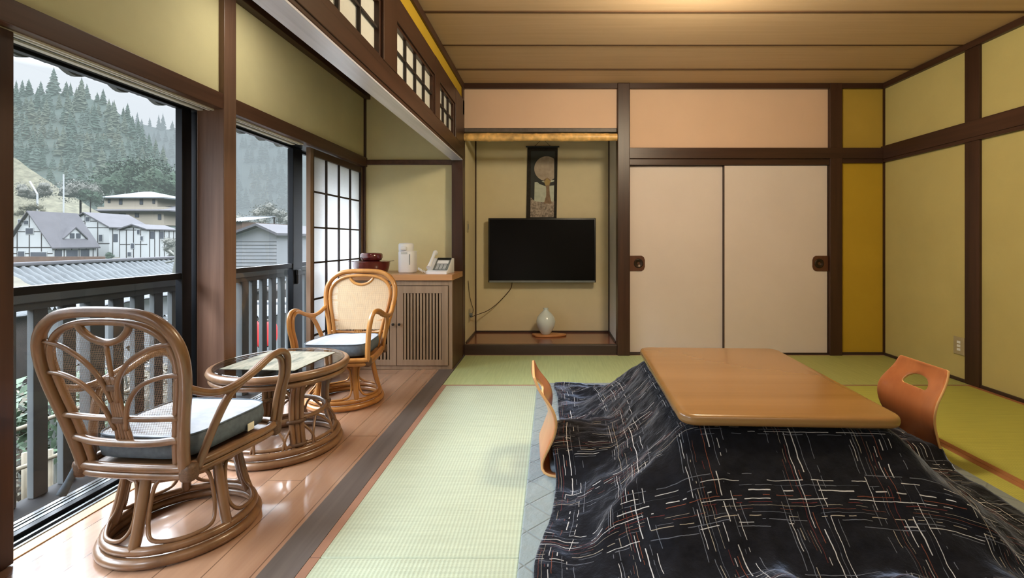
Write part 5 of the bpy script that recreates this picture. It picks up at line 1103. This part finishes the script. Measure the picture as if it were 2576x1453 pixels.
# ------------------------------------------------------------------ balcony and eave
t = thing('balcony_railing', 'grey wooden balcony railing with upright slats outside the glass doors', 'railing', (-2.03, 3.0, -.002))
link('top_rail', MB().box(-2.075, -1.985, .2, 5.6, .765, .80, .003).box(-2.045, -2.005, .2, 5.6, .735, .766, .002), M['rail'], t, world=True)
y = 1.43; ns = 0
while y < 4.35:
    post = ns % 9 == 6
    link('post' if post else 'slat', MB().box(-2.055 if post else -2.042, -2.006 if post else -2.016, y - (.034 if post else .027), y + (.034 if post else .027), -.001, .745, .002), M['rail'], t, world=True)
    y += .1125; ns += 1
mb = MB(); n = 240
def eave_z(y):
    q = (y / .262) % 1.0
    return 1.885 - (.040 * math.sin(PI * min(q / .66, 1)) if q < .66 else .020 * math.sin(PI * (q - .66) / .34))
ysv = [.3 + 5.0 * i / n for i in range(n + 1)]
for a, b_ in zip(ysv, ysv[1:]):
    mb.quad((-2.47, a, eave_z(a)), (-2.47, b_, eave_z(b_)), (-2.47, b_, 1.99), (-2.47, a, 1.99))
    mb.quad((-2.44, a, eave_z(a)), (-2.44, b_, eave_z(b_)), (-2.44, b_, 1.99), (-2.44, a, 1.99))
    mb.quad((-2.47, a, eave_z(a)), (-2.47, b_, eave_z(b_)), (-2.44, b_, eave_z(b_)), (-2.44, a, eave_z(a)))
M['tile'] = plain('grey_roof_tile', S(112, 116, 118), .55, .3, 0, .2, 8)
struct('trim_eave_tiles', mb, M['tile'])
struct('roof_eave', MB().poly([(-2.45, -1, 1.96), (-2.45, 6, 1.96), (-1.74, 6, 2.2), (-1.74, -1, 2.2)]).poly([(-2.45, -1, 2.0), (-2.45, 6, 2.0), (-1.74, 6, 2.4), (-1.74, -1, 2.4)]), M['sill'])

# ------------------------------------------------------------------ far scenery
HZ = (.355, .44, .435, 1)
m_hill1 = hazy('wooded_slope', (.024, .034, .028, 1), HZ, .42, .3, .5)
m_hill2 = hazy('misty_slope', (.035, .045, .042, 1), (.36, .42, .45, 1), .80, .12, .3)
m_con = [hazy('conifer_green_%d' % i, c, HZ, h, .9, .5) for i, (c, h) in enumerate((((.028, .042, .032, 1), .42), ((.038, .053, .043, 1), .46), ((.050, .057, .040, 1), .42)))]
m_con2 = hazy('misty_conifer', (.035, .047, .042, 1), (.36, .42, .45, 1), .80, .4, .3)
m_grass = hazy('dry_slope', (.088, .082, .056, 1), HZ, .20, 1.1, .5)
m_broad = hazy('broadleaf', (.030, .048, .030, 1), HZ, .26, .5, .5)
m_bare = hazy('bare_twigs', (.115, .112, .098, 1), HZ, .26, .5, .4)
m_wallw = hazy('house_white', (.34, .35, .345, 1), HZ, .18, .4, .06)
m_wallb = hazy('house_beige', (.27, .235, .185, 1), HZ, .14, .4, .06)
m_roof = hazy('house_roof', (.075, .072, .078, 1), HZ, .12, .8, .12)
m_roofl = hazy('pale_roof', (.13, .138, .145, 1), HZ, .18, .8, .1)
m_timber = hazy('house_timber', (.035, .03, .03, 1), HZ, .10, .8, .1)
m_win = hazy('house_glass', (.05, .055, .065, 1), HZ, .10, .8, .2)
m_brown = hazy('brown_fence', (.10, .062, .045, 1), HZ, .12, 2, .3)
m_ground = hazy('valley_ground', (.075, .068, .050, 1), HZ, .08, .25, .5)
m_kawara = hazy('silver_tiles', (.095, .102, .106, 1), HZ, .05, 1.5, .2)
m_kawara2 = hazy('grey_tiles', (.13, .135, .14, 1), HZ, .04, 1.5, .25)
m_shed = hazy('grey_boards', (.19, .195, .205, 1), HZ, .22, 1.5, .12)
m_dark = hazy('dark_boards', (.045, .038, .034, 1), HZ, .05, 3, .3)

mb = MB()
gx = [-160, -120, -90, -60, -40, -25, -15, -8, -4, -2.3]
gy = [-20, -5, 3, 10, 20, 35, 60, 90, 140, 200]
def gz(x, y):
    d = math.hypot(x, y); return -4.6 + min(max((d - 14) / 76, 0), 1) * 3.0 + .3 * noise.noise(Vector((x * .11, y * .11, 0)))
for a, b_ in zip(gx, gx[1:]):
    for c, d in zip(gy, gy[1:]): mb.quad((a, c, gz(a, c)), (b_, c, gz(b_, c)), (b_, d, gz(b_, d)), (a, d, gz(a, d)))
bmesh.ops.remove_doubles(mb.bm, verts=mb.bm.verts[:], dist=.001)
struct('ground', mb, m_ground, None, True)
def lerp_prof(pr, x):
    for (a, p), (b_, q) in zip(pr, pr[1:]):
        if a <= x <= b_: return p + (q - p) * (x - a) / (b_ - a)
    return pr[0][1] if x < pr[0][0] else pr[-1][1]
R1 = [(-300, 190), (42, 236), (125, 232), (200, 240), (270, 268), (330, 312), (400, 405), (456, 470), (520, 540), (640, 600)]
R2 = [(100, 300), (280, 310), (350, 310), (400, 322), (456, 330), (520, 318), (600, 300), (700, 296), (800, 330), (900, 360)]
def slope(name, prof, x0, x1, Ya_, Yb_, base, m):
    mb = MB(); nx, nt_ = 46, 10; g = []
    for i in range(nx + 1):
        px = x0 + (x1 - x0) * i / nx; col = []
        for j in range(nt_ + 1):
            f = j / nt_; Y = Ya_ + (Yb_ - Ya_) * f
            p = PX(px, base + (lerp_prof(prof, px) - base) * f ** .9, Y)
            p.z += noise.noise(p * .05) * 1.5; col.append(mb.bm.verts.new(p))
        g.append(col)
    for i in range(nx):
        for j in range(nt_): mb.bm.faces.new((g[i][j], g[i + 1][j], g[i + 1][j + 1], g[i][j + 1]))
    return struct(name, mb, m, None, True)
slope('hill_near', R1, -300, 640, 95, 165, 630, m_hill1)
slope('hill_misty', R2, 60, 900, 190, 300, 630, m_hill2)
def conifer_mesh(seed, m):
    rnd = random.Random(seed); mb = MB(); H = 1.0; n = 12
    mb.tube([(0, 0, -.15), (0, 0, .9)], .018, 6, smooth=1)
    tr = len(mb.bm.faces)
    for i in range(n):
        f = i / (n - 1); z0 = .04 + .84 * f; r = .19 * (1 - f) ** .8 + .018; hh = .17 - .05 * f; k_ = 13
        top = mb.bm.verts.new((rnd.uniform(-.01, .01), rnd.uniform(-.01, .01), min(z0 + hh, 1.0)))
        ring = []
        for q in range(k_):
            a = 2 * PI * (q + rnd.random() * .6) / k_; rr = r * rnd.uniform(.62, 1.18)
            ring.append(mb.bm.verts.new((rr * math.cos(a), rr * math.sin(a), z0 + rnd.uniform(-.035, .03))))
        for q in range(k_): mb.bm.faces.new((ring[q], ring[(q + 1) % k_], top))
    return mb
protos = []
for i in range(4):
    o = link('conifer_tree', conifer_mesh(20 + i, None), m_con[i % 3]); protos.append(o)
used = [False] * 4
rnd = random.Random(5)
def plant(px, py, Y, h, w, kind, label, group, proto_list, first):
    p = PX(px, py, Y)
    if not first[kind]: o = proto_list[kind]; first[kind] = True
    else: o = proto_list[kind].copy(); COL.objects.link(o)
    o.location = p; o.scale = (h * w, h * w, h); o.rotation_euler.z = rnd.uniform(0, 6.28)
    tag(o, label, 'tree', group)
for row in range(9):
    f = 1 - row / 9.6
    for i in range(22):
        px = 16 + i * 20.5 + rnd.uniform(-8, 8) + (row % 2) * 10
        rp = lerp_prof(R1, px)
        if row > 0 and rp > 430: continue
        Y = 95 + 70 * f; py = 630 + (rp - 630) * f ** .9
        if py > 470 and px < 260: continue
        plant(px, py + 10, Y, rnd.uniform(4.6, 10.2) * (Y / 150) ** .5, rnd.uniform(.80, 1.25), rnd.randrange(4), 'grey-green conifer on the wooded hillside beyond the village, in the mist', 'conifers on the near hillside', protos, used)
p2 = [link('conifer_tree', conifer_mesh(40 + i, None), m_con2) for i in range(2)]; used2 = [False] * 2
for row in range(8):
    f = 1 - row / 8.5
    for i in range(21):
        px = 330 + i * 21 + rnd.uniform(-9, 9) + (row % 2) * 10
        if 470 < px < 570 or px > 760: continue
        if px < 470 and row > 3: continue
        rp = lerp_prof(R2, px); Y = 190 + 110 * f; py = 630 + (rp - 630) * f ** .9
        if py > 560: continue
        plant(px, py + 10, Y, rnd.uniform(7.5, 14.5), rnd.uniform(.8, 1.2), rnd.randrange(2), 'blue-grey conifer fading into mist on the farther hillside', 'conifers on the misty hillside', p2, used2)
# dry grass slope, broadleaf tree, scrub
mb = MB(); nx = 26; g = []
DG = [(-120, 330), (42, 402), (90, 432), (130, 458), (180, 492), (240, 530), (300, 560)]
for i in range(nx + 1):
    px = -120 + 420 * i / nx; col = []
    for j in range(6):
        f = j / 5; p = PX(px, 600 + (lerp_prof(DG, px) - 600) * f, 82 + 14 * f); p.z += noise.noise(p * .3) * .5; col.append(mb.bm.verts.new(p))
    g.append(col)
for i in range(nx):
    for j in range(5): mb.bm.faces.new((g[i][j], g[i + 1][j], g[i + 1][j + 1], g[i][j + 1]))
struct('hill_dry_slope', mb, m_grass, None, True)
def bushy(name, label, px0, px1, py0, py1, Y, m, n=9, seed=0, cat='tree', group=None):
    rnd = random.Random(seed); c0, c1 = PX(px0, py1, Y), PX(px1, py0, Y)
    wd, ht = c1.x - c0.x, c1.z - c0.z
    t = thing(name, label, cat, ((c0.x + c1.x) / 2, Y, c0.z - ht * .1), group=group)
    mb = MB(); cl = []
    for i in range(n):
        a = rnd.random() * 2 * PI; r = rnd.random() ** .5 * .5
        cl.append((Vector((r * math.cos(a) * wd * .8, r * math.sin(a) * wd * .6, ht * (.24 + .58 * rnd.random() * (1 - r * .9)))), min(wd, ht) * rnd.uniform(.16, .28)))
    for p, r in cl:
        mb.blob(p, r * .62, 2, .3, 3.5, (1, 1, .9), seed)
        for q in range(260 if n < 20 else 380):
            d = Vector((rnd.gauss(0, 1), rnd.gauss(0, 1), rnd.gauss(0, 1))).normalized() * r * rnd.uniform(.7, 1.15); s = r * rnd.uniform(.05, .12)
            x = Vector((rnd.gauss(0, 1), rnd.gauss(0, 1), rnd.gauss(0, 1))).normalized(); y = x.cross(Vector((rnd.random(), rnd.random(), 1))).normalized()
            c_ = p + d; mb.quad(c_ - x * s, c_ + y * s * .6, c_ + x * s, c_ - y * s * .6)
    link('foliage', mb, m, t)
    link('trunk', MB().tube([(0, 0, min(-ht * .1, gz(t.location.x, t.location.y) - t.location.z - .2)), (0, 0, ht * .4)], wd * .02, 6, smooth=1), m_timber, t)
    return t
bushy('round_tree', 'large dark green round-crowned tree behind the beige hip-roofed house', 256, 456, 366, 540, 122, m_broad, 60, 3)
for i, (a, b_, c, d, Y, m, lb) in enumerate(((55, 130, 440, 500, 80, m_bare, 'grey leafless thicket left on the dry slope above the half-timbered house'), (150, 255, 425, 515, 86, m_bare, 'grey-brown leafless thicket between dry slope and the round dark tree'), (42, 110, 500, 545, 74, m_grass, 'yellow-green shrub just above the roof of the half-timbered house'), (200, 255, 462, 510, 84, m_broad, 'small green tree left of the beige hip-roofed house'),
        (585, 640, 500, 590, 60, m_bare, 'grey-brown thicket above the grey gabled shed'), (640, 740, 490, 570, 66, m_bare, 'pale thicket behind the grey gabled shed, right of its roof'), (690, 745, 540, 620, 36, m_brown, 'reddish brown shrub right of the grey gabled shed'), (400, 456, 570, 650, 40, m_bare, 'bare shrub at the right of the white houses'), (264, 286, 625, 652, 66, m_broad, 'small dark round shrub before the white houses'))):
    bushy('shrub', lb, a, b_, c, d, Y, m, 12, 30 + i * 7, 'shrub')
# houses
def wpart(mb, x0, x1, y0, y1, z0, z1): return mb.box(x0, x1, y0, y1, z0, z1)
def pxbox(mb, px0, px1, py0, py1, Y, d=.05, proud=.02):
    a, b_ = PX(px0, py1, Y), PX(px1, py0, Y); return mb.box(a.x, b_.x, Y - proud, Y + d, a.z, b_.z)
def gable_house(name, label, ax, ay, ex, ey, by, Y, D, mw, mr, timbers=True, wins=(), swins=()):
    """ridge runs away from us; the front gable and the right-hand roof slope show"""
    A, E = PX(ax, ay, Y), PX(ex, ey, Y); B = PX(ex, by, Y).z; hw = E.x - A.x; xl_ = A.x - hw
    t = thing(name, label, 'house', (A.x, Y, B))
    ov = hw * .06
    mb = MB().prism([(xl_ + ov, B - .5), (E.x - ov, B - .5), (E.x - ov, E.z - .1), (A.x, A.z - .15), (xl_ + ov, E.z - .1)], Y, Y + D, axis='Y')
    link('walls', mb, mw, t, world=True)
    mb = MB(); th = .18
    for sg in (-1, 1):
        ex_ = A.x + sg * hw * 1.04; ez = E.z - (A.z - E.z) * .04
        mb.prism([(A.x, A.z), (ex_, ez), (ex_, ez + th), (A.x, A.z + th)], Y - .35, Y + D + .3, axis='Y')
    link('roof', mb, mr, t, world=True)
    if timbers:
        mb = MB()
        for f in (-.5, 0, .5):
            x = A.x + f * hw; top = E.z + (A.z - E.z) * (1 - abs(f)) - .3; mb.box(x - .05, x + .05, Y - .04, Y + .02, B - .5, top)
        for z in (E.z, B + (E.z - B) * .5, E.z + (A.z - E.z) * .45):
            w_ = hw * (.96 if z <= E.z else .5); mb.box(A.x - w_, A.x + w_, Y - .04, Y + .02, z - .05, z + .05)
        for q in range(6):
            y = Y + D * (q + .5) / 6; mb.box(E.x - ov - .02, E.x - ov + .04, y - .05, y + .05, B - .5, E.z)
        link('timbers', mb, m_timber, t, world=True)
    for (px0, px1, py0, py1) in wins:
        w_ = link('window', pxbox(MB(), px0 - 1.5, px1 + 1.5, py0 - 1.5, py1 + 1.5, Y, .03, .05), m_wallw, t, world=True)
        g_ = pxbox(MB(), px0, px1, py0, py1, Y, .03, .08); o = link('pane', g_, m_win, w_); o.location = -t.location
    for (f0, f1, z0, z1) in swins:
        h_ = E.z - B
        link('window', MB().box(E.x - ov - .02, E.x - ov + .05, Y + D * f0, Y + D * f1, B + h_ * z0, B + h_ * z1), m_win, t, world=True)
    return t, A, E, B
H1, A, E, B = gable_house('half_timbered_house', 'white half-timbered house with steep grey roof and a small dormer', 74, 533, 135, 622, 652, 66, 6.4, m_wallw, m_roof, True,
    ((47, 55, 552, 563), (62, 72, 555, 564), (66, 84, 574, 588), (46, 62, 632, 650), (78, 118, 634, 650)), ((.05, .2, .1, .8), (.3, .55, .1, .75), (.62, .82, .1, .8)))
# dormer on the slope facing the valley
mb = MB(); sl = (A.z - E.z) / (E.x - A.x)
dy0, dy1 = 68.2, 71.2; xm_ = A.x + (E.x - A.x) * .62; zt = A.z - (xm_ - A.x) * sl
mb = MB().prism([(dy0, zt - .9), (dy1, zt - .9), (dy1, zt - .5), ((dy0 + dy1) / 2, zt + .9), (dy0, zt - .5)], A.x + .9, xm_ + .55, axis='X')
d_ = link('dormer', mb, m_wallw, H1, world=True)
mb = MB(); ym_ = (dy0 + dy1) / 2
for sg in (-1, 1): mb.prism([(ym_, zt + .9), (ym_ + sg * 1.8, zt - .75), (ym_ + sg * 1.8, zt - .55), (ym_, zt + 1.12)], A.x + .7, xm_ + .7, axis='X')
o = link('dormer_roof', mb, m_roof, d_); o.location = -H1.location
mb = MB()
for q in (-.45, .45): mb.box(xm_ + .54, xm_ + .60, ym_ + q - .32, ym_ + q + .32, zt - .55, zt + .15)
o = link('dormer_window', mb, m_win, d_); o.location = -H1.location
H2, *_ = gable_house('white_village_house', 'tall white timbered house with slanting pale gable, right of the steep grey roof', 214, 536, 278, 572, 652, 76, 7.5, m_wallw, m_roof, True, ((216, 226, 546, 556), (250, 258, 590, 606)), ((.1, .2, .55, .8), (.35, .45, .1, .35), (.6, .7, .55, .8), (.8, .9, .1, .35)))
H3, *_ = gable_house('small_white_house', 'small white house with dark roof and little square windows, right of the tall timbered one', 336, 566, 372, 578, 650, 72, 5.5, m_wallw, m_roof, True, ((346, 352, 578, 588), (354, 360, 594, 604), (330, 338, 612, 624), (322, 330, 634, 644)), ((.1, .25, .7, .95), (.4, .55, .7, .95), (.7, .85, .3, .6)))
# hip roofed house
Y = 98
t = thing('hip_roofed_house', 'beige two-storey house with pale hipped roof, under the wooded hill', 'house', PX(330, 565, Y))
def hip(mb, px0, px1, pyE, pxa, pxb, pyR, Y, dep):
    a, b_ = PX(px0, pyE, Y), PX(px1, pyE, Y); r0, r1 = PX(pxa, pyR, Y), PX(pxb, pyR, Y); ym = Y + dep / 2
    P = [(a.x, Y, a.z), (b_.x, Y, a.z), (b_.x, Y + dep, a.z), (a.x, Y + dep, a.z), (r0.x, ym, r0.z), (r1.x, ym, r0.z)]
    v = [mb.bm.verts.new(p) for p in P]
    for q in ((0, 1, 5, 4), (1, 2, 5), (2, 3, 4, 5), (3, 0, 4), (3, 2, 1, 0)): mb.bm.faces.new([v[i] for i in q])
    mb.box(a.x, b_.x, Y, Y + dep, a.z - .25, a.z); return mb
a, b_ = PX(262, 522, Y + .8), PX(396, 494, Y + .8)
link('upper_wall', MB().box(a.x, b_.x, Y + .8, Y + 8, a.z, b_.z), m_wallb, t, world=True)
link('upper_roof', hip(MB(), 250, 410, 495, 315, 335, 476, Y, 9), m_roofl, t, world=True)
a, b_ = PX(245, 566, Y - .4), PX(412, 520, Y - .4)
link('lower_wall', MB().box(a.x, b_.x, Y - .4, Y + 9, a.z, b_.z), m_wallb, t, world=True)
link('lower_roof', hip(MB(), 232, 424, 528, 270, 390, 513, Y - 1.4, 11), m_roof, t, world=True)
for (p0, p1, q0, q1) in ((272, 278, 500, 510), (300, 308, 499, 514), (352, 360, 499, 514), (384, 390, 500, 512)): link('window', pxbox(MB(), p0, p1, q0, q1, Y + .8, .1, .1), m_win, t, world=True)
for (p0, p1, q0, q1) in ((262, 276, 536, 548), (300, 316, 536, 548), (340, 350, 536, 546), (398, 406, 538, 552)): link('window', pxbox(MB(), p0, p1, q0, q1, Y - .4, .1, .1), m_win, t, world=True)
tag(link('brown_fence', MB().box(PX(30, 655, 60).x, PX(262, 655, 60).x, 60, 60.15, PX(0, 662, 60).z - 2, PX(0, 645, 60).z), m_brown), 'long reddish brown fence in front of the half-timbered house', 'fence')
tag(link('utility_pole', MB().tube([PX(160, 640, 79), PX(160, 438, 79)], .10, 8, smooth=1), m_wallw), 'thin pale utility pole standing on the dry slope', 'pole')
tag(link('leaning_post', MB().tube([PX(94, 640, 76), PX(94, 488, 76), PX(75, 456, 76)], .12, 8, smooth=1), m_wallw), 'short white leaning post on the dry slope', 'post')
for i, (x0, y0_, x1, y1_, lb) in enumerate(((436, 700, 448, 590, 'pale bare tree trunk by the black window frame'), (446, 690, 440, 620, 'thinner pale trunk leaning beside the bare trunk'))):
    tag(link('bare_tree', MB().tube([PX(x0, y0_, 24), PX((x0 + x1) / 2 + 3, (y0_ + y1_) / 2, 24), PX(x1, y1_, 24)], .09, 6).tube([PX((x0 + x1) / 2 + 3, (y0_ + y1_) / 2, 24), PX(x1 - 22, y1_ + 40, 24.4)], .05, 6, smooth=1).tube([PX((x0 + x1) / 2 + 2, (y0_ + y1_) / 2 - 18, 24), PX(x1 + 6, y1_ + 6, 24)], .04, 6, smooth=1), m_bare), lb, 'tree')
# tiled roofs below the window: corrugated surface, ridge along y (axis 'Y') or along x
def tiled_roof(t, name, o, U, V, nu, nv, m, amp):
    """o: ridge start, U: along the ridge, V: down the slope"""
    o, U, V = Vector(o), Vector(U), Vector(V); nrm = U.cross(V).normalized()
    if nrm.z < 0: nrm = -nrm
    mb = MB(); su, sv = nu * 6, nv * 3; g = []
    for j in range(sv + 1):
        row = []
        for i in range(su + 1):
            fu, fv = i / su, j / sv
            hgt = amp * math.sin(2 * PI * fu * nu) + amp * .7 * (1 - ((fv * nv) % 1.0) if j < sv else 0) * -1
            row.append(mb.bm.verts.new(o + U * fu + V * fv + nrm * hgt))
        g.append(row)
    for j in range(sv):
        for i in range(su): mb.bm.faces.new((g[j][i], g[j][i + 1], g[j + 1][i + 1], g[j + 1][i]))
    return link(name, mb, m, t, True, world=True)
t = thing('tiled_roof_house', 'neighbouring house with silvery wavy roof tiles, just above the window bar', 'house', (-18, 23, -3.5))
R_ = -21.5
tiled_roof(t, 'tile_slope', (R_, 18.5, .04), (0, 8.6, -.02), (4.2, 0, -2.35), 26, 8, m_kawara, .085)
link('ridge', MB().box(R_ - .16, R_ + .16, 18.4, 27.2, -.02, .14, .05), m_roof, t, world=True)
link('hip_end', MB().poly([(R_, 27.1, .02), (R_ + 4.2, 27.1, -2.3), (R_ + 1.2, 29.4, -2.3)]).poly([(R_, 27.1, .02), (R_ + 1.2, 29.4, -2.3), (R_ - 4, 27.2, -2.3)]), m_dark, t, world=True)
link('wall', MB().box(R_ - 3.6, R_ + 3.6, 19, 26.6, -4.8, -2.2), m_dark, t, world=True)
def low_house(label, px0, px1, pyR, pyE, Y, dep, mr, mw, nu, nv, wall_py, wins=()):
    a = PX(px0, pyR, Y + dep); b_ = PX(px1, pyR, Y + dep); e = PX(px0, pyE, Y)
    x0, x1 = a.x, b_.x
    t = thing('tiled_roof_house', label, 'house', ((x0 + x1) / 2, Y + dep / 2, PX(0, wall_py, Y).z))
    tiled_roof(t, 'tile_slope', (x0, Y + dep, a.z), (x1 - x0, 0, 0), (0, -dep, e.z - a.z), nu, nv, mr, .035)
    link('ridge', MB().box(x0 - .1, x1 + .1, Y + dep - .12, Y + dep + .12, a.z - .06, a.z + .10, .03), mr, t, world=True)
    link('wall', MB().box(x0 + .3, x1 - .3, Y + .45, Y + dep * 1.6, PX(0, wall_py, Y).z, e.z - .04), mw, t, world=True)
    for (p0, p1, q0, q1) in wins: link('window', pxbox(MB(), p0, p1, q0, q1, Y + .45, .05, .05), m_wallw if (p0 % 2) else m_win, t, world=True)
    return t
low_house('house with pale grey roof tiles seen through the slats of the far railing', 545, 735, 700, 768, 12.0, 4.2, m_kawara, m_dark, 22, 8, 900, ((596, 604, 785, 800), (640, 652, 778, 792)))
low_house('house with grey roof tiles seen through the slats behind the nearest rattan chair', 30, 360, 742, 800, 10.5, 3.6, m_kawara, m_dark, 34, 8, 1000, ((301, 322, 806, 850), (345, 352, 812, 850)))
low_house('low dark house with weathered tiles between railing and brown post', 335, 500, 728, 775, 9.0, 3.0, m_kawara2, m_shed, 16, 7, 1000, ((395, 402, 800, 850), (411, 424, 806, 840), (440, 452, 822, 850)))
low_house('small dark shop building with the red lantern under its eave', 600, 800, 768, 796, 8.3, 2.0, m_kawara2, m_shed, 14, 5, 1000, ((705, 712, 800, 880),))
# red lantern
c = PX(664, 838, 8.0)
t = thing('paper_lantern', 'round red paper lantern hanging outside, seen through the railing slats', 'lantern', c)
m_red = hazy('red_paper', (.62, .05, .05, 1), (.75, .09, .09, 1), .35, 4, .1)
prof = []
for i in range(25):
    f = i / 24; a = -PI / 2 + PI * f; prof.append((.09 + .115 * math.cos(a) ** .7 if 0 < i < 24 else .09, .20 * math.sin(a) + .004 * math.sin(f * 75)))
link('paper_body', MB().lathe(prof, 28), m_red, t, True)
link('cap', MB().lathe([(0, .225), (.085, .225), (.09, .198), (0, .198)], 24), m_dark, t); link('cap', MB().lathe([(0, -.225), (.085, -.225), (.09, -.198), (0, -.198)], 24), m_dark, t)
link('hanging_cord', MB().tube([(0, 0, .22), (0, 0, .62)], .01, 5, smooth=1), m_dark, t)
# grey shed in the right window
Y = 30
A_, E0, E1 = PX(655, 568, Y), PX(578, 592, Y), PX(708, 588, Y); bz = PX(0, 690, Y).z
t = thing('grey_shed', 'grey boarded building with low gable, seen over the far railing', 'building', (A_.x, Y, bz))
link('walls', MB().prism([(E0.x + .3, bz), (E1.x - .3, bz), (E1.x - .3, E1.z), (A_.x, A_.z - .05), (E0.x + .3, E0.z)], Y, Y + 7, axis='Y'), m_shed, t, world=True)
mb = MB()
for e in (E0, E1): mb.prism([(A_.x, A_.z), (e.x, e.z - .1), (e.x, e.z + .05), (A_.x, A_.z + .16)], Y - .5, Y + 7.3, axis='Y')
link('roof', mb, m_roof, t, world=True)
mb = MB()
for q in range(9): mb.box(E0.x + .3, E1.x - .3, Y - .03, Y + .01, bz + .3 + q * .22, bz + .32 + q * .22)
link('wall_boards', mb, m_roof, t, world=True)
low_house('far house with white roof above the grey shed', 618, 690, 545, 556, 52, 6, m_roofl, m_brown, 12, 3, 590)
# bamboo fence and garden shrubs just below the balcony
t = thing('bamboo_fence', 'pale bamboo fence below the balcony, seen between the nearest slats', 'fence', PX(110, 1300, 3.6))
m_bam = plain('dry_bamboo', (.045, .038, .025, 1), .7, .2, 0, .2, 20)
for i, px in enumerate((-20, 62, 126, 190, 250)): link('post', MB().tube([PX(px, 1420, 3.55), PX(px, 1130 + 8 * (i % 2), 3.55)], .017, 8, smooth=1), m_bam, t, True, world=True)
for py in (1040, 1140, 1235): link('pole', MB().tube([PX(-60, py + 75, 3.3), PX(330, py - 60, 3.85)], .016, 8, smooth=1), m_bam, t, True, world=True)
def leaves(name, label, c, r, n, m, seed, tw=None):
    rnd = random.Random(seed); t = thing(name, label, 'shrub', (c[0], c[1], c[2] - r[2]))
    mb = MB()
    for i in range(n):
        d = Vector((rnd.gauss(0, 1), rnd.gauss(0, 1), rnd.gauss(0, 1))).normalized() * rnd.random() ** .4
        p = Vector((d.x * r[0], d.y * r[1], d.z * r[2] + r[2])); s = rnd.uniform(.035, .07)
        a = Vector((rnd.gauss(0, 1), rnd.gauss(0, 1), rnd.gauss(0, .7))).normalized(); b_ = a.cross(Vector((rnd.random(), rnd.random(), 1))).normalized()
        mb.quad(p - a * s, p + b_ * s * .45, p + a * s, p - b_ * s * .45)
    link('foliage', mb, m, t)
    mb = MB()
    for i in range(7):
        q = rnd.random() * 6.28; mb.tube([(0, 0, -.9), (math.cos(q) * r[0] * .3, math.sin(q) * r[1] * .3, r[2] * .8), (math.cos(q) * r[0] * .7, math.sin(q) * r[1] * .7, r[2] * 1.6)], .012, 5)
    link('stem', mb, m_bare, t)
m_leaf = plain('shrub_leaf', (.016, .028, .015, 1), .6, .15, 0, .5, 9)
m_leafd = plain('dry_leaf', (.026, .022, .015, 1), .8, .2, 0, .45, 9)
leaves('garden_shrub', 'green leafy shrub below the balcony, behind the bamboo fence', PX(150, 1040, 4.4), (.55, .5, .42), 700, m_leaf, 1)
leaves('garden_shrub', 'brownish dry shrub below the balcony at the lower left', PX(70, 1120, 4.6), (.7, .6, .6), 800, m_leafd, 2)
leaves('garden_shrub', 'dry brown shrub beneath the houses, behind the rattan chair back', PX(330, 980, 5.6), (.9, .6, .5), 700, m_leafd, 3)

# ------------------------------------------------------------------ light
w = bpy.data.worlds.new('overcast'); scene.world = w; w.use_nodes = True; nt = w.node_tree
bg = nt.nodes['Background']
tc = N(nt, 'ShaderNodeTexCoord'); sep = N(nt, 'ShaderNodeSeparateXYZ'); nt.links.new(tc.outputs['Generated'], sep.inputs[0])
cl = noise_(nt, tc.outputs['Generated'], 3.0, 4)
zz = math_(nt, 'ADD', sep.outputs[2], math_(nt, 'MULTIPLY', math_(nt, 'SUBTRACT', cl, .5), .03))
c = ramp(nt, zz, [(0.0, (.64, .69, .74, 1)), (.24, (.70, .75, .80, 1)), (.31, (5.0, 5.4, 5.9, 1)), (.5, (SKY * .92, SKY, SKY * 1.1, 1)), (1, (SKY * 1.0, SKY * 1.08, SKY * 1.2, 1))])
nt.links.new(c, bg.inputs[0]); bg.inputs[1].default_value = 1.0
def area(name, loc, rot, sx, sy, power, col, shape='RECTANGLE', portal=False, spread=None):
    l = bpy.data.lights.new(name, 'AREA'); l.shape = shape; l.size = sx; l.size_y = sy; l.energy = power; l.color = col
    o = bpy.data.objects.new(name, l); COL.objects.link(o); o.location = loc; o.rotation_euler = rot
    if portal: l.cycles.is_portal = True
    if spread: l.spread = spread
    return o
area('window_portal', (-1.93, 1.7, .83), (0, -PI / 2, 0), 1.7, 5.4, 1, (1, 1, 1), portal=True)
pl = bpy.data.lights.new('ceiling_lamp', 'POINT'); pl.energy = LAMP; pl.color = (1.0, .86, .62); pl.shadow_soft_size = .14
po = bpy.data.objects.new('ceiling_lamp', pl); COL.objects.link(po); po.location = (.80, 2.2, 2.22)
area('veranda_lamp', (-1.22, 2.38, 2.27), (0, 0, 0), .26, .26, 4.2, (1.0, .90, .72), 'DISK')
area('camera_side_fill', (.7, -.4, 2.33), (0, 0, 0), 2.4, 1.4, FILL, (1.0, .95, .86), 'RECTANGLE')  # added fill light from the camera side, not a known lamp
scene.view_settings.view_transform = 'Standard'
scene.view_settings.look = 'None'
scene.view_settings.exposure = EXPO
scene.cycles.max_bounces = 8; scene.cycles.diffuse_bounces = 4; scene.cycles.glossy_bounces = 3; scene.cycles.transparent_max_bounces = 12
scene.cycles.sample_clamp_indirect = 6
scene.cycles.caustics_reflective = False; scene.cycles.caustics_refractive = False
scene.cycles.use_denoising = True
